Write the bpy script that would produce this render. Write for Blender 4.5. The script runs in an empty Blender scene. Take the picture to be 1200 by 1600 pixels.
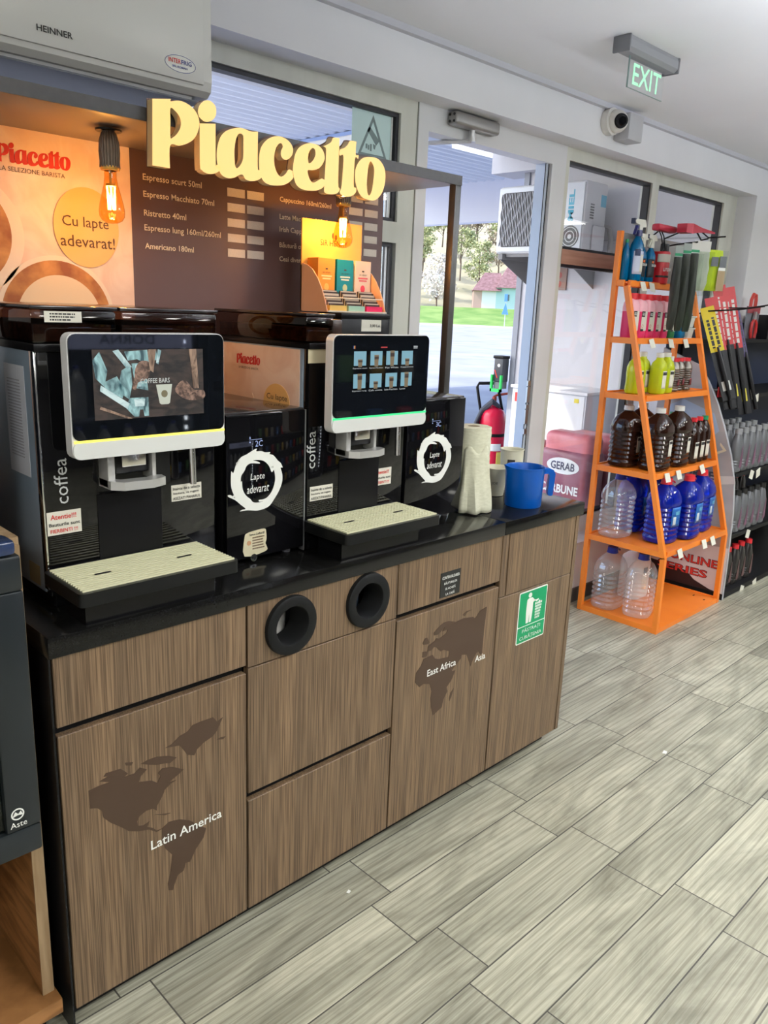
import bpy, bmesh, math, random
from mathutils import Vector, Matrix
random.seed(7)
D = bpy.data
SC = bpy.context.scene
COL = SC.collection

# ---------------------------------------------------------------- camera
cam = D.cameras.new('camera')
cam.sensor_fit = 'VERTICAL'; cam.sensor_height = 36.0; cam.lens = 1242.53 / 1600 * 36.0
cam.clip_start = 0.02; cam.clip_end = 600
co = D.objects.new('camera', cam); COL.objects.link(co)
YAW, PITCH, ROLL = 0.7821, -0.2531, 0.0411
f_ = Vector((math.sin(YAW)*math.cos(PITCH), math.cos(YAW)*math.cos(PITCH), math.sin(PITCH)))
r0 = Vector((math.cos(YAW), -math.sin(YAW), 0)); u0 = r0.cross(f_)
r_ = r0*math.cos(ROLL) + u0*math.sin(ROLL); u_ = -r0*math.sin(ROLL) + u0*math.cos(ROLL)
m = Matrix((r_, u_, -f_)).transposed().to_4x4(); m.translation = (-0.5198, -1.3817, 1.5119)
co.matrix_world = m
SC.camera = co
# ---------------------------------------------------------------- world, sun, exposure
SC.view_settings.view_transform = 'Standard'; SC.view_settings.look = 'None'
SC.view_settings.gamma = 1; SC.view_settings.use_curve_mapping = False
SC.view_settings.exposure = 0.0
SC.cycles.max_bounces = 10; SC.cycles.transparent_max_bounces = 16
SC.cycles.transmission_bounces = 8; SC.cycles.sample_clamp_indirect = 6
SC.cycles.caustics_reflective = False; SC.cycles.caustics_refractive = False
W = D.worlds.new('sky'); SC.world = W; W.use_nodes = True
nt = W.node_tree
bg = nt.nodes['Background']
sky = nt.nodes.new('ShaderNodeTexSky'); sky.sky_type = 'NISHITA'; sky.sun_disc = False
sky.sun_elevation = math.radians(46); sky.sun_rotation = math.radians(-54); sky.dust_density = 2.0
nt.links.new(sky.outputs[0], bg.inputs[0]); bg.inputs[1].default_value = 0.62
sd = D.lights.new('sun', 'SUN'); sd.energy = 4.2; sd.angle = 0.02; sd.color = (1, .95, .86)
so = D.objects.new('sun', sd); COL.objects.link(so)
so.rotation_euler = Vector((0.55, -0.40, -0.72)).to_track_quat('-Z', 'Y').to_euler()
PANEL_W = 27.0          # each ceiling panel, watts
PANELS = [(0.6, -1.75), (2.6, -1.75), (4.6, -1.75), (-1.4, -1.75), (0.6, -3.6), (2.6, -3.6), (4.6, -3.6), (-1.4, -3.6), (6.6, -1.75)]
UPLIGHTS = [(1.75, -1.0), (3.4, -1.0), (5.1, -1.0), (0.6, -2.7), (3.4, -2.7)]; UP_W = 36.0      # unseen lamps added only to brighten the ceiling
PANEL_C = (1.0, 0.985, 0.90)
BULB_W = 4.2

# ---------------------------------------------------------------- helpers
X, Y, Z = Vector((1,0,0)), Vector((0,1,0)), Vector((0,0,1))
MATS = {}
def M(name, c=(.5,.5,.5), rough=.5, metal=0, emit=None, es=1, trans=0, ior=1.45, alpha=1, coat=0, spec=.5, sss=0):
    if name in MATS: return MATS[name]
    mt = D.materials.new(name); mt.use_nodes = True
    b = mt.node_tree.nodes['Principled BSDF']
    b.inputs['Base Color'].default_value = (*c, 1); b.inputs['Roughness'].default_value = rough
    b.inputs['Metallic'].default_value = metal; b.inputs['IOR'].default_value = ior
    b.inputs['Transmission Weight'].default_value = trans; b.inputs['Alpha'].default_value = alpha
    b.inputs['Coat Weight'].default_value = coat; b.inputs['Specular IOR Level'].default_value = spec
    if emit: b.inputs['Emission Color'].default_value = (*emit, 1); b.inputs['Emission Strength'].default_value = es
    MATS[name] = mt
    return mt
def nodes(mt):
    return mt.node_tree.nodes, mt.node_tree.links, mt.node_tree.nodes['Principled BSDF']
def noise_mat(name, c1, c2, scale=(10,10,10), rough=.5, detail=6, lo=.35, hi=.65, bump=0, spec=.5, coat=0, nscale=1.0, dist=0):
    if name in MATS: return MATS[name]
    mt = M(name, c1, rough, spec=spec, coat=coat); n, l, b = nodes(mt)
    tc = n.new('ShaderNodeTexCoord'); mp = n.new('ShaderNodeMapping'); mp.inputs['Scale'].default_value = scale
    nz = n.new('ShaderNodeTexNoise'); nz.inputs['Scale'].default_value = nscale; nz.inputs['Detail'].default_value = detail
    nz.inputs['Distortion'].default_value = dist
    rp = n.new('ShaderNodeValToRGB'); rp.color_ramp.elements[0].position = lo; rp.color_ramp.elements[1].position = hi
    rp.color_ramp.elements[0].color = (*c1, 1); rp.color_ramp.elements[1].color = (*c2, 1)
    l.new(tc.outputs['Object'], mp.inputs[0]); l.new(mp.outputs[0], nz.inputs['Vector'])
    l.new(nz.outputs[0], rp.inputs[0]); l.new(rp.outputs[0], b.inputs['Base Color'])
    if bump:
        bp = n.new('ShaderNodeBump'); bp.inputs['Strength'].default_value = bump; bp.inputs['Distance'].default_value = .002
        l.new(nz.outputs[0], bp.inputs['Height']); l.new(bp.outputs[0], b.inputs['Normal'])
    return mt
def glass_mat(name, tint=(1,1,1), refl=.06, rough=.0):
    if name in MATS: return MATS[name]
    mt = D.materials.new(name); mt.use_nodes = True; n = mt.node_tree.nodes; l = mt.node_tree.links
    n.clear(); o = n.new('ShaderNodeOutputMaterial'); t = n.new('ShaderNodeBsdfTransparent'); t.inputs[0].default_value = (*tint, 1)
    g = n.new('ShaderNodeBsdfGlossy'); g.inputs[1].default_value = rough
    lw = n.new('ShaderNodeFresnel'); ge = n.new('ShaderNodeNewGeometry'); mr = n.new('ShaderNodeMapRange')
    mr.inputs['To Min'].default_value = 1.45; mr.inputs['To Max'].default_value = 1/1.45     # both sides of the pane reflect alike
    l.new(ge.outputs['Backfacing'], mr.inputs['Value']); l.new(mr.outputs[0], lw.inputs[0])
    mx = n.new('ShaderNodeMixShader'); l.new(lw.outputs[0], mx.inputs[0])
    l.new(t.outputs[0], mx.inputs[1]); l.new(g.outputs[0], mx.inputs[2]); l.new(mx.outputs[0], o.inputs[0])
    MATS[name] = mt; return mt

def wloc(o):
    v = Vector((0,0,0))
    while o: v += o.location; o = o.parent
    return v
def link(name, me, mat, parent=None, smooth=False, kind=None, label=None):
    if parent is not None:
        d = wloc(parent)
        if d.length > 0: me.transform(Matrix.Translation(-d))
    for mm in (mat if isinstance(mat, (list, tuple)) else [mat]): me.materials.append(mm)
    if smooth:
        me.shade_smooth()
        try: me.set_sharp_from_angle(angle=math.radians(40))
        except Exception: pass
    o = D.objects.new(name, me); COL.objects.link(o)
    if parent is not None: o.parent = parent
    if kind: o['kind'] = kind
    if label: o['label'] = label
    return o
def thing(name, label, cat, loc=(0,0,0), group=None):
    o = D.objects.new(name, None); COL.objects.link(o); o.location = loc; o.empty_display_size = .05
    o['label'] = label; o['category'] = cat
    if group: o['group'] = group
    return o
def tag(o, label, cat, group=None):
    o['label'] = label; o['category'] = cat
    if group: o['group'] = group
    return o
def clone(root, loc, label=None, group=None, rz=0):
    r = root.copy(); COL.objects.link(r); r.location = loc
    if rz: r.rotation_euler = (0,0,rz)
    if label: r['label'] = label
    if group: r['group'] = group
    for ch in list(root.children):
        c = ch.copy(); COL.objects.link(c); c.parent = r
        for g in list(ch.children):
            d = g.copy(); COL.objects.link(d); d.parent = c
    return r
class B:
    def __init__(s): s.bm = bmesh.new()
    def box(s, x0, x1, y0, y1, z0, z1, bev=0, seg=2):
        ret = bmesh.ops.create_cube(s.bm, size=1)
        vs = ret['verts']
        for v in vs: v.co = Vector(((x0+x1)/2 + v.co.x*(x1-x0), (y0+y1)/2 + v.co.y*(y1-y0), (z0+z1)/2 + v.co.z*(z1-z0)))
        if bev:
            es = list({e for v in vs for e in v.link_edges})
            bmesh.ops.bevel(s.bm, geom=es, offset=bev, segments=seg, affect='EDGES', profile=.5)
        return s
    def quad(s, *pts):
        s.bm.faces.new([s.bm.verts.new(p) for p in pts]); return s
    def prism(s, groups, O, R, U, t, smooth=0, lift=0):
        """groups: list of [outer, hole...] loops in (a,b); solid of thickness t towards R x U"""
        O, R, U = Vector(O), Vector(R), Vector(U); n = R.cross(U).normalized()
        for g in groups:
            tb = bmesh.new(); eds = []
            for lp in g:
                if smooth: lp = catmull(lp, smooth)
                vs = [tb.verts.new(O + R*a + U*b + n*lift) for a, b in lp]
                for i in range(len(vs)): eds.append(tb.edges.new((vs[i-1], vs[i])))
            bmesh.ops.triangle_fill(tb, use_beauty=True, use_dissolve=False, edges=eds, normal=n)
            tb.normal_update()
            for fc in tb.faces:
                if fc.normal.dot(n) > 0: fc.normal_flip()
            if t > 0:
                fs = list(tb.faces)
                bound = [e for e in tb.edges if len(e.link_faces) == 1]
                mp = {v: tb.verts.new(v.co + n*t) for v in list(tb.verts)}
                for fc in fs: tb.faces.new([mp[v] for v in reversed(fc.verts)])
                for e in bound:
                    a, b = e.verts
                    tb.faces.new((a, b, mp[b], mp[a]))
            else:
                for fc in tb.faces: fc.normal_flip()
            bmesh.ops.recalc_face_normals(tb, faces=tb.faces)
            me = D.meshes.new('t'); tb.to_mesh(me); tb.free(); s.bm.from_mesh(me); D.meshes.remove(me)
        return s
    def cyl(s, p0, p1, r0, r1=None, n=24, caps=True):
        r1 = r0 if r1 is None else r1
        p0, p1 = Vector(p0), Vector(p1); d = (p1-p0).normalized()
        a = d.orthogonal().normalized(); b = d.cross(a)
        A = [s.bm.verts.new(p0 + (a*math.cos(2*math.pi*i/n) + b*math.sin(2*math.pi*i/n))*r0) for i in range(n)]
        Bv = [s.bm.verts.new(p1 + (a*math.cos(2*math.pi*i/n) + b*math.sin(2*math.pi*i/n))*r1) for i in range(n)]
        for i in range(n): s.bm.faces.new((A[i-1], A[i], Bv[i], Bv[i-1]))
        if caps: s.bm.faces.new(list(reversed(A))); s.bm.faces.new(Bv)
        return s
    def lathe(s, prof, c=(0,0,0), n=28, p=2.0, ax=1, ay=1, rot=0, d=None):
        """prof (r,z) bottom to top; p = superellipse exponent"""
        c = Vector(c); rings = []
        for r, z in prof:
            ring = []
            for i in range(n):
                t = 2*math.pi*i/n + rot
                k = (abs(math.cos(t-rot))**p + abs(math.sin(t-rot))**p)**(-1/p)
                x, y = r*k*math.cos(t-rot)*ax, r*k*math.sin(t-rot)*ay
                ring.append(s.bm.verts.new(c + Vector((x*math.cos(rot)-y*math.sin(rot), x*math.sin(rot)+y*math.cos(rot), z))))
            rings.append(ring)
        for q in range(len(rings)-1):
            for i in range(n): s.bm.faces.new((rings[q][i-1], rings[q][i], rings[q+1][i], rings[q+1][i-1]))
        if prof[0][0] > 1e-5: s.bm.faces.new(list(reversed(rings[0])))
        if prof[-1][0] > 1e-5: s.bm.faces.new(rings[-1])
        return s
    def tube(s, pts, r, n=10, closed=False):
        pts = [Vector(p) for p in pts]; rings = []
        up = None
        for i, p in enumerate(pts):
            if closed: d = pts[(i+1) % len(pts)] - pts[i-1]
            else: d = pts[min(i+1, len(pts)-1)] - pts[max(i-1, 0)]
            d.normalize()
            a = (up - d*up.dot(d)).normalized() if up is not None and (up - d*up.dot(d)).length > 1e-4 else d.orthogonal().normalized()
            up = a; b = d.cross(a)
            rr = r[i] if isinstance(r, (list, tuple)) else r
            rings.append([s.bm.verts.new(p + (a*math.cos(2*math.pi*k/n) + b*math.sin(2*math.pi*k/n))*rr) for k in range(n)])
        for q in range(len(rings) - (0 if closed else 1)):
            r1 = rings[(q+1) % len(rings)]
            for k in range(n): s.bm.faces.new((rings[q][k-1], rings[q][k], r1[k], r1[k-1]))
        if not closed: s.bm.faces.new(list(reversed(rings[0]))); s.bm.faces.new(rings[-1])
        return s
    def ball(s, c, r, sub=2, sc=(1,1,1)):
        ret = bmesh.ops.create_icosphere(s.bm, subdivisions=sub, radius=r)
        for v in ret['verts']: v.co = Vector(c) + Vector((v.co.x*sc[0], v.co.y*sc[1], v.co.z*sc[2]))
        return s
    def rot(s, a, axis='Z', c=(0,0,0)):
        bmesh.ops.rotate(s.bm, cent=c, matrix=Matrix.Rotation(a, 3, axis), verts=s.bm.verts); return s
    def mesh(s, name='m'):
        bmesh.ops.recalc_face_normals(s.bm, faces=s.bm.faces) if not getattr(s, 'keep', False) else None
        me = D.meshes.new(name); s.bm.to_mesh(me); s.bm.free(); return me
    def out(s, name, mat, parent=None, smooth=False, kind=None, label=None):
        return link(name, s.mesh(name), mat, parent, smooth, kind, label)
def catmull(p, k=4):
    q = [p[0]]
    for v in p[1:]:
        q.append(v)
    n = len(q); o = []
    for i in range(n):
        p0, p1, p2, p3 = q[i-1], q[i], q[(i+1) % n], q[(i+2) % n]
        if p1 == p2: continue
        if p0 == p1: p0 = p1
        for j in range(k):
            t = j/k
            o.append(tuple(.5*((2*p1[c]) + (-p0[c]+p2[c])*t + (2*p0[c]-5*p1[c]+4*p2[c]-p3[c])*t*t + (-p0[c]+3*p1[c]-3*p2[c]+p3[c])*t**3) for c in (0,1)))
    res = []
    for v in o:
        if not res or abs(v[0]-res[-1][0])+abs(v[1]-res[-1][1]) > 1e-6: res.append(v)
    return res
def rect(a0, a1, b0, b1): return [(a0,b0),(a1,b0),(a1,b1),(a0,b1)]
def rrect(a0, a1, b0, b1, r, n=4):
    o = []
    for cx, cy, s in ((a1-r,b0+r,-90),(a1-r,b1-r,0),(a0+r,b1-r,90),(a0+r,b0+r,180)):
        for i in range(n+1):
            t = math.radians(s + 90*i/n); o.append((cx+r*math.cos(t), cy+r*math.sin(t)))
    return o
def circ(a, b, r, n=28, ry=None):
    ry = ry or r
    return [(a+r*math.cos(2*math.pi*i/n), b+ry*math.sin(2*math.pi*i/n)) for i in range(n)]
FRONT = (X, Z)            # R, U of a surface that faces -y
LEFT = (-Y, Z)            # of a surface that faces -x
TOP = (X, Y)
def flat(name, groups, mat, parent, O, RU=FRONT, t=.0008, smooth=0, label=None, kind=None):
    return B().prism(groups, O, RU[0], RU[1], t, smooth).out(name, mat, parent, label=label, kind=kind)
TXT = {}
def glyphs(s, bold=0, spacing=1):
    k = (s, bold, spacing)
    if k not in TXT:
        cu = D.curves.new('txt', 'FONT'); cu.body = s; cu.resolution_u = 2; cu.align_x = 'CENTER' if '\n' in s else 'LEFT'
        cu.offset = bold; cu.space_character = spacing; cu.fill_mode = 'FRONT'
        ob = D.objects.new('txt', cu); me = ob.to_mesh()
        vs = [(v.co.x, v.co.y) for v in me.vertices]; fs = [tuple(p.vertices) for p in me.polygons]
        ob.to_mesh_clear(); D.objects.remove(ob); D.curves.remove(cu)
        xs = [v[0] for v in vs]; ys = [v[1] for v in vs]
        TXT[k] = ([(v[0]-min(xs), v[1]-min(ys)) for v in vs], fs, max(xs)-min(xs), max(ys)-min(ys))
    return TXT[k]
def text(name, s, mat, parent, O, RU, a0, b0, w=None, h=None, t=.0009, bold=0, skew=0, label=None, spacing=1, shear=0):
    """lettering fitted in the box (a0,b0,w,h) of the plane O,R,U"""
    vs, fs, tw, th = glyphs(s, bold, spacing)
    R, U = RU; n = R.cross(U)
    sx = w/tw if w else h/th; sy = h/th if h else sx
    me = D.meshes.new(name)
    me.from_pydata([Vector(O) + R*(a0 + x*sx + skew*y*sy) + U*(b0 + y*sy + shear*x*sx) + n*t for x, y in vs], [], fs)
    me.update()
    return link(name, me, mat, parent, label=label)
def bars(name, mat, parent, O, RU, a0, b0, w, h, rows=1, seed=1, t=.0007):
    # rows of short strokes: print too small to read
    r = random.Random(seed); gs = []; lh = h/rows
    for k in range(rows):
        a = a0
        end = a0 + w*r.uniform(.75, 1)
        while a < end - .02*w:
            q = min(end, a + w*r.uniform(.04, .16)); gs.append([rect(a, q, b0+lh*k+lh*.22, b0+lh*k+lh*.72)]); a = q + w*.025
    return flat(name, gs, mat, parent, O, RU, t)
def bbox_rect(name, x0, x1, y0, y1, z0, z1, mat, parent=None, bev=0, kind=None, label=None, smooth=False):
    return B().box(x0, x1, y0, y1, z0, z1, bev).out(name, mat, parent, kind=kind, label=label, smooth=smooth or bev > 0)
# ---------------------------------------------------------------- materials
white_wall = noise_mat('wall_paint', (.74,.74,.77), (.78,.78,.81), (3,3,3), .75, lo=.3, hi=.7)
ceil_m = noise_mat('ceiling_paint', (.84,.84,.87), (.87,.87,.90), (2,2,2), .85)
pvc = noise_mat('window_pvc', (.62,.63,.57), (.68,.69,.63), (14,14,3), .4)
pvc_white = M('door_pvc', (.72,.73,.76), .35)
gasket = M('black_gasket', (.012,.012,.016), .5)
steel = M('brushed_steel', (.55,.55,.56), .32, 1)
chrome = M('chrome', (.78,.78,.8), .12, 1)
silver = M('silver_plastic', (.60,.60,.60), .33, .55)
black_gloss = M('gloss_black', (.004,.004,.005), .04, spec=.5)
black_satin = M('satin_black', (.006,.006,.007), .28, spec=.25)
black_matt = M('matt_black', (.008,.008,.009), .6, spec=.25)
grey_plastic = M('grey_plastic', (.20,.20,.22), .45)
white_print = M('white_print', (.82,.84,.82), .6)
black_print = M('black_print', (.02,.02,.02), .6)
red_print = M('red_print', (.62,.035,.03), .5)
label_paper = M('label_paper', (.74,.72,.64), .7)
glass = glass_mat('window_glass')
def wood_mat(name, c1, c2, scale, rough=.45, bump=.15):
    mt = noise_mat(name, c1, c2, scale, rough, 5, .38, .62, bump=bump, dist=.25)
    n, l, b = nodes(mt)
    rp = [x for x in n if x.type == 'VALTORGB'][0]
    tc = [x for x in n if x.type == 'TEX_COORD'][0]
    mp = n.new('ShaderNodeMapping'); mp.inputs['Scale'].default_value = tuple(v*.14 if v < 12 else v*.09 for v in scale)
    n2 = n.new('ShaderNodeTexNoise'); n2.inputs['Scale'].default_value = 1; n2.inputs['Detail'].default_value = 3
    mx = n.new('ShaderNodeMix'); mx.data_type = 'RGBA'; mx.blend_type = 'MULTIPLY'; mx.inputs[0].default_value = .8
    r2 = n.new('ShaderNodeValToRGB'); r2.color_ramp.elements[0].color = (.62,.62,.62,1); r2.color_ramp.elements[1].color = (1.15,1.12,1.08,1)
    r2.color_ramp.elements[0].position = .3; r2.color_ramp.elements[1].position = .7
    l.new(tc.outputs['Object'], mp.inputs[0]); l.new(mp.outputs[0], n2.inputs['Vector']); l.new(n2.outputs[0], r2.inputs[0])
    l.new(rp.outputs[0], mx.inputs[6]); l.new(r2.outputs[0], mx.inputs[7]); l.new(mx.outputs[2], b.inputs['Base Color'])
    return mt
oak = wood_mat('brown_oak_laminate', (.092,.057,.032), (.225,.150,.090), (300,300,4.5))
honey = wood_mat('honey_wood', (.20,.09,.028), (.36,.17,.06), (9,9,60), .5, .1)
pale_wood = wood_mat('pale_wood_edge', (.30,.20,.11), (.42,.30,.18), (60,60,5), .5, .05)
worktop_m = noise_mat('black_worktop', (.005,.005,.005), (.008,.008,.008), (300,300,300), .13, spec=.30)

def floor_material():
    mt = M('wood_look_tiles', (.4,.4,.36), .4); n, l, b = nodes(mt)
    def nd(t, **k):
        o = n.new(t)
        for a, v in k.items(): setattr(o, a, v)
        return o
    tc = nd('ShaderNodeTexCoord'); mp = nd('ShaderNodeMapping'); mp.inputs['Location'].default_value = (-1.403, -0.0188, 0)
    br = nd('ShaderNodeTexBrick'); br.offset = .0716/.6115; br.offset_frequency = 2; br.squash = 1
    br.inputs['Scale'].default_value = 1; br.inputs['Brick Width'].default_value = .6115; br.inputs['Row Height'].default_value = .1657
    br.inputs['Mortar Size'].default_value = .0019; br.inputs['Mortar Smooth'].default_value = .1; br.inputs['Bias'].default_value = 0
    br.inputs['Color1'].default_value = (0,0,0,1); br.inputs['Color2'].default_value = (1,1,1,1); br.inputs['Mortar'].default_value = (.5,.5,.5,1)
    l.new(tc.outputs['Object'], mp.inputs[0]); l.new(mp.outputs[0], br.inputs['Vector'])
    # each tile gets its own piece of grain
    off = nd('ShaderNodeVectorMath', operation='MULTIPLY'); off.inputs[1].default_value = (37, 19, 23)
    l.new(br.outputs['Color'], off.inputs[0])
    add = nd('ShaderNodeVectorMath', operation='ADD'); l.new(mp.outputs[0], add.inputs[0]); l.new(off.outputs[0], add.inputs[1])
    def noise(sc, det, dist, rough=.5):
        m2 = nd('ShaderNodeMapping'); m2.inputs['Scale'].default_value = sc; z = nd('ShaderNodeTexNoise')
        z.inputs['Scale'].default_value = 1; z.inputs['Detail'].default_value = det; z.inputs['Distortion'].default_value = dist
        z.inputs['Roughness'].default_value = rough
        l.new(add.outputs[0], m2.inputs[0]); l.new(m2.outputs[0], z.inputs['Vector']); return z
    big = noise((2.0, 8, 1), 5, 1.4, .6); fine = noise((4, 290, 1), 4, .4, .55)
    wv = nd('ShaderNodeTexWave', wave_type='RINGS', rings_direction='X'); wv.inputs['Scale'].default_value = 1.0
    m3 = nd('ShaderNodeMapping'); m3.inputs['Scale'].default_value = (2.2, 16, 1); l.new(add.outputs[0], m3.inputs[0]); l.new(m3.outputs[0], wv.inputs['Vector'])
    wv.inputs['Distortion'].default_value = 7; wv.inputs['Detail'].default_value = 2; wv.inputs['Detail Scale'].default_value = .8
    r1 = nd('ShaderNodeValToRGB'); e = r1.color_ramp.elements
    e[0].position = .30; e[0].color = (.23,.225,.18,1); e[1].position = .66; e[1].color = (.52,.51,.42,1)
    l.new(big.outputs[0], r1.inputs[0])
    r2 = nd('ShaderNodeValToRGB'); e = r2.color_ramp.elements
    e[0].position = .34; e[0].color = (.80,.79,.76,1); e[1].position = .58; e[1].color = (1.08,1.08,1.07,1); l.new(fine.outputs[0], r2.inputs[0])
    x1 = nd('ShaderNodeMix', data_type='RGBA', blend_type='MULTIPLY'); x1.inputs[0].default_value = 1
    l.new(r1.outputs[0], x1.inputs[6]); l.new(r2.outputs[0], x1.inputs[7])
    r3 = nd('ShaderNodeValToRGB'); e = r3.color_ramp.elements
    e[0].position = .0; e[0].color = (.68,.67,.65,1); e[1].position = .45; e[1].color = (1,1,1,1); l.new(wv.outputs[0], r3.inputs[0])
    x2 = nd('ShaderNodeMix', data_type='RGBA', blend_type='MULTIPLY'); x2.inputs[0].default_value = .8
    l.new(x1.outputs[2], x2.inputs[6]); l.new(r3.outputs[0], x2.inputs[7])
    r4 = nd('ShaderNodeValToRGB'); e = r4.color_ramp.elements
    e[0].color = (.84,.84,.83,1); e[1].color = (1.08,1.08,1.06,1); l.new(br.outputs['Color'], r4.inputs[0])
    x3 = nd('ShaderNodeMix', data_type='RGBA', blend_type='MULTIPLY'); x3.inputs[0].default_value = 1
    l.new(x2.outputs[2], x3.inputs[6]); l.new(r4.outputs[0], x3.inputs[7])
    x4 = nd('ShaderNodeMix', data_type='RGBA'); x4.inputs[7].default_value = (.06,.057,.048,1)
    l.new(br.outputs['Fac'], x4.inputs[0]); l.new(x3.outputs[2], x4.inputs[6]); l.new(x4.outputs[2], b.inputs['Base Color'])
    bp = nd('ShaderNodeBump'); bp.inputs['Strength'].default_value = .25; bp.inputs['Distance'].default_value = .002; bp.invert = True
    l.new(br.outputs['Fac'], bp.inputs['Height']); l.new(bp.outputs[0], b.inputs['Normal'])
    b.inputs['Roughness'].default_value = .38
    return mt

# ---------------------------------------------------------------- the room
ST = 'structure'
bbox_rect('floor', -3, 9, -6, .94, -.08, 0, floor_material(), kind=ST)
bbox_rect('ceiling', -3, 9, -6, .94, 2.44, 2.62, ceil_m, kind=ST)
wb = B(); wb.box(-3, 9, .78, .98, 2.26, 2.44); wb.box(-3, .1, .78, .98, 0, 2.26); wb.box(4.75, 9, .78, .98, 0, 2.26)
wb.box(2.84, 4.75, .78, .98, 0, .33); wb.box(.1, 1.8, .78, .98, 0, .33)
wb.out('wall_front', white_wall, kind=ST)
bbox_rect('wall_back', -3, 9, -6.1, -6, 0, 2.44, M('dark_back_wall', (.12,.12,.13), .7), kind=ST)
bbox_rect('wall_left', -3.1, -3, -6, .94, 0, 2.44, white_wall, kind=ST)
bbox_rect('wall_right', 9, 9.1, -6, .94, 0, 2.44, white_wall, kind=ST)
bbox_rect('baseboard_front', 2.84, 3.78, .768, .78, 0, .075, M('dark_skirting', (.07,.06,.055), .5), kind=ST)
bbox_rect('trim_1', -3, 9, .755, .78, 2.418, 2.44, M('trunking', (.55,.55,.60), .5), kind=ST)      # cable duct along the ceiling

def empty_struct(name, loc):
    o = D.objects.new(name, None); COL.objects.link(o); o.location = loc; o['kind'] = ST; return o
def frame_box(b, x0, x1, z0, z1, w, y0=.90, y1=.97):
    b.box(x0, x0+w, y0, y1, z0, z1); b.box(x1-w, x1, y0, y1, z0, z1); b.box(x0+w, x1-w, y0, y1, z1-w, z1); b.box(x0+w, x1-w, y0, y1, z0, z0+w)
def gasket_box(b, x0, x1, z0, z1, w=.014, y0=.912, y1=.95):
    frame_box(b, x0, x1, z0, z1, w, y0, y1)
def window(name, x0, x1, panes, frame_rects, mat=pvc):
    t = empty_struct(name, ((x0+x1)/2, .93, .33))
    b = B()
    for q in frame_rects: b.box(*q)
    b.out('window_frame', mat, t)
    g = B()
    for p in panes: gasket_box(g, *p)
    g.out('window_gasket', gasket, t)
    for p in panes: bbox_rect('window_pane', p[0]+.005, p[1]-.005, .93, .936, p[2]+.005, p[3]-.005, glass, t)
    return t
w1 = window('window_1', .1, 1.84, [(.16, 1.752, 1.824, 2.205), (.16, 1.745, .40, 1.748)],
    [(.1,.16,.90,.97,.33,2.26), (1.752,1.84,.90,.97,.33,2.26), (.16,1.752,.90,.97,2.205,2.26), (.16,1.752,.90,.97,1.748,1.824), (.16,1.752,.90,.97,.33,.40)])
bbox_rect('bead', 1.728, 1.735, .925, .935, .40, 2.205, white_print, w1)
bbox_rect('shut_line', 1.8385, 1.8415, .898, .901, .0, 2.26, M('shut_line', (.25,.25,.22), .6), w1)
w3 = window('window_2', 2.84, 3.705, [(2.875, 3.672, 1.812, 2.205), (2.875, 3.672, .42, 1.744)],
    [(2.84,2.875,.90,.97,.33,2.26), (3.672,3.705,.90,.97,.33,2.26), (2.875,3.672,.90,.97,2.205,2.26), (2.875,3.672,.90,.97,.33,.42)])
bbox_rect('transom', 2.872, 3.672, .90, .97, 1.744, 1.812, noise_mat('brown_transom', (.36,.18,.12), (.44,.24,.17), (5,30,60), .45), w3, label='brown transom')
w4 = window('window_3', 3.705, 4.75, [(3.742, 4.57, .42, 2.205)],
    [(3.705,3.742,.90,.97,.33,2.26), (4.57,4.75,.90,.97,.33,2.26), (3.742,4.57,.90,.97,2.205,2.26), (3.742,4.57,.90,.97,.33,.42)])
# door frame and the leaf that stands open outwards
dr = empty_struct('door_1', (2.32, .93, 0))
b = B(); b.box(1.842, 1.90, .895, .965, 0, 2.26); b.box(2.73, 2.84, .895, .965, 0, 2.26); b.box(1.90, 2.73, .895, .965, 2.168, 2.26)
b.out('door_frame', pvc_white, dr)
b = B(); b.box(2.700, 2.730, .912, .965, .0, 2.168); b.out('strike_rail', M('blue_grey_rail', (.55,.62,.74), .35), dr)
b = B()
for xx in (2.7005, 2.7245): b.box(xx-.0015, xx+.0015, .909, .912, 0, 2.168)
b.out('rail_groove', gasket, dr)
b = B()
for z0, z1 in ((.93,.955),(.98,1.05),(1.055,1.075),(1.085,1.16),(1.165,1.19)): b.box(2.694, 2.715, .902, .911, z0, z1)
b.out('strike_plate', steel, dr)
b = B(); x0, x1 = 1.842, 1.89
for q in ((.985,1.07,.02,2.19),(1.76,1.845,.02,2.19),(1.07,1.76,2.10,2.19),(1.07,1.76,.02,.16),(1.07,1.76,.86,.95)): b.box(x0, x1, *q, .004)
b.out('door_leaf', pvc_white, dr)
bbox_rect('door_pane', 1.862, 1.868, 1.07, 1.76, .16, 2.10, glass_mat('tinted_glass', (.72,.86,1.0)), dr)
t = thing('door_closer', 'grey overhead door closer with folding arm above the open door', 'door closer', (2.13, .895, 2.22))
B().box(1.998, 2.272, .842, .895, 2.205, 2.255, .012, 3).out('closer_body', M('closer_grey', (.30,.29,.28), .35, .4), t, True)
b = B()
for z in (2.218, 2.242):
    for y in (.856, .878): b.cyl((1.9985, y, z), (1.996, y, z), .005, n=10)
b.out('screw', black_print, t)
b = B(); b.cyl((2.125,.87,2.206), (2.125,.87,2.17), .013); b.cyl((2.125,.87,2.176), (2.125,.87,2.162), .018)
b.out('spindle', silver, t, True)
b = B(); b.tube([(2.125,.87,2.166),(2.06,.95,2.16),(1.99,1.06,2.155),(1.905,1.16,2.15)], .009, 8); b.box(1.888,1.905,1.13,1.19,2.135,2.165)
b.out('closer_arm', M('arm_white', (.7,.7,.72), .4), t, True)

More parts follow.
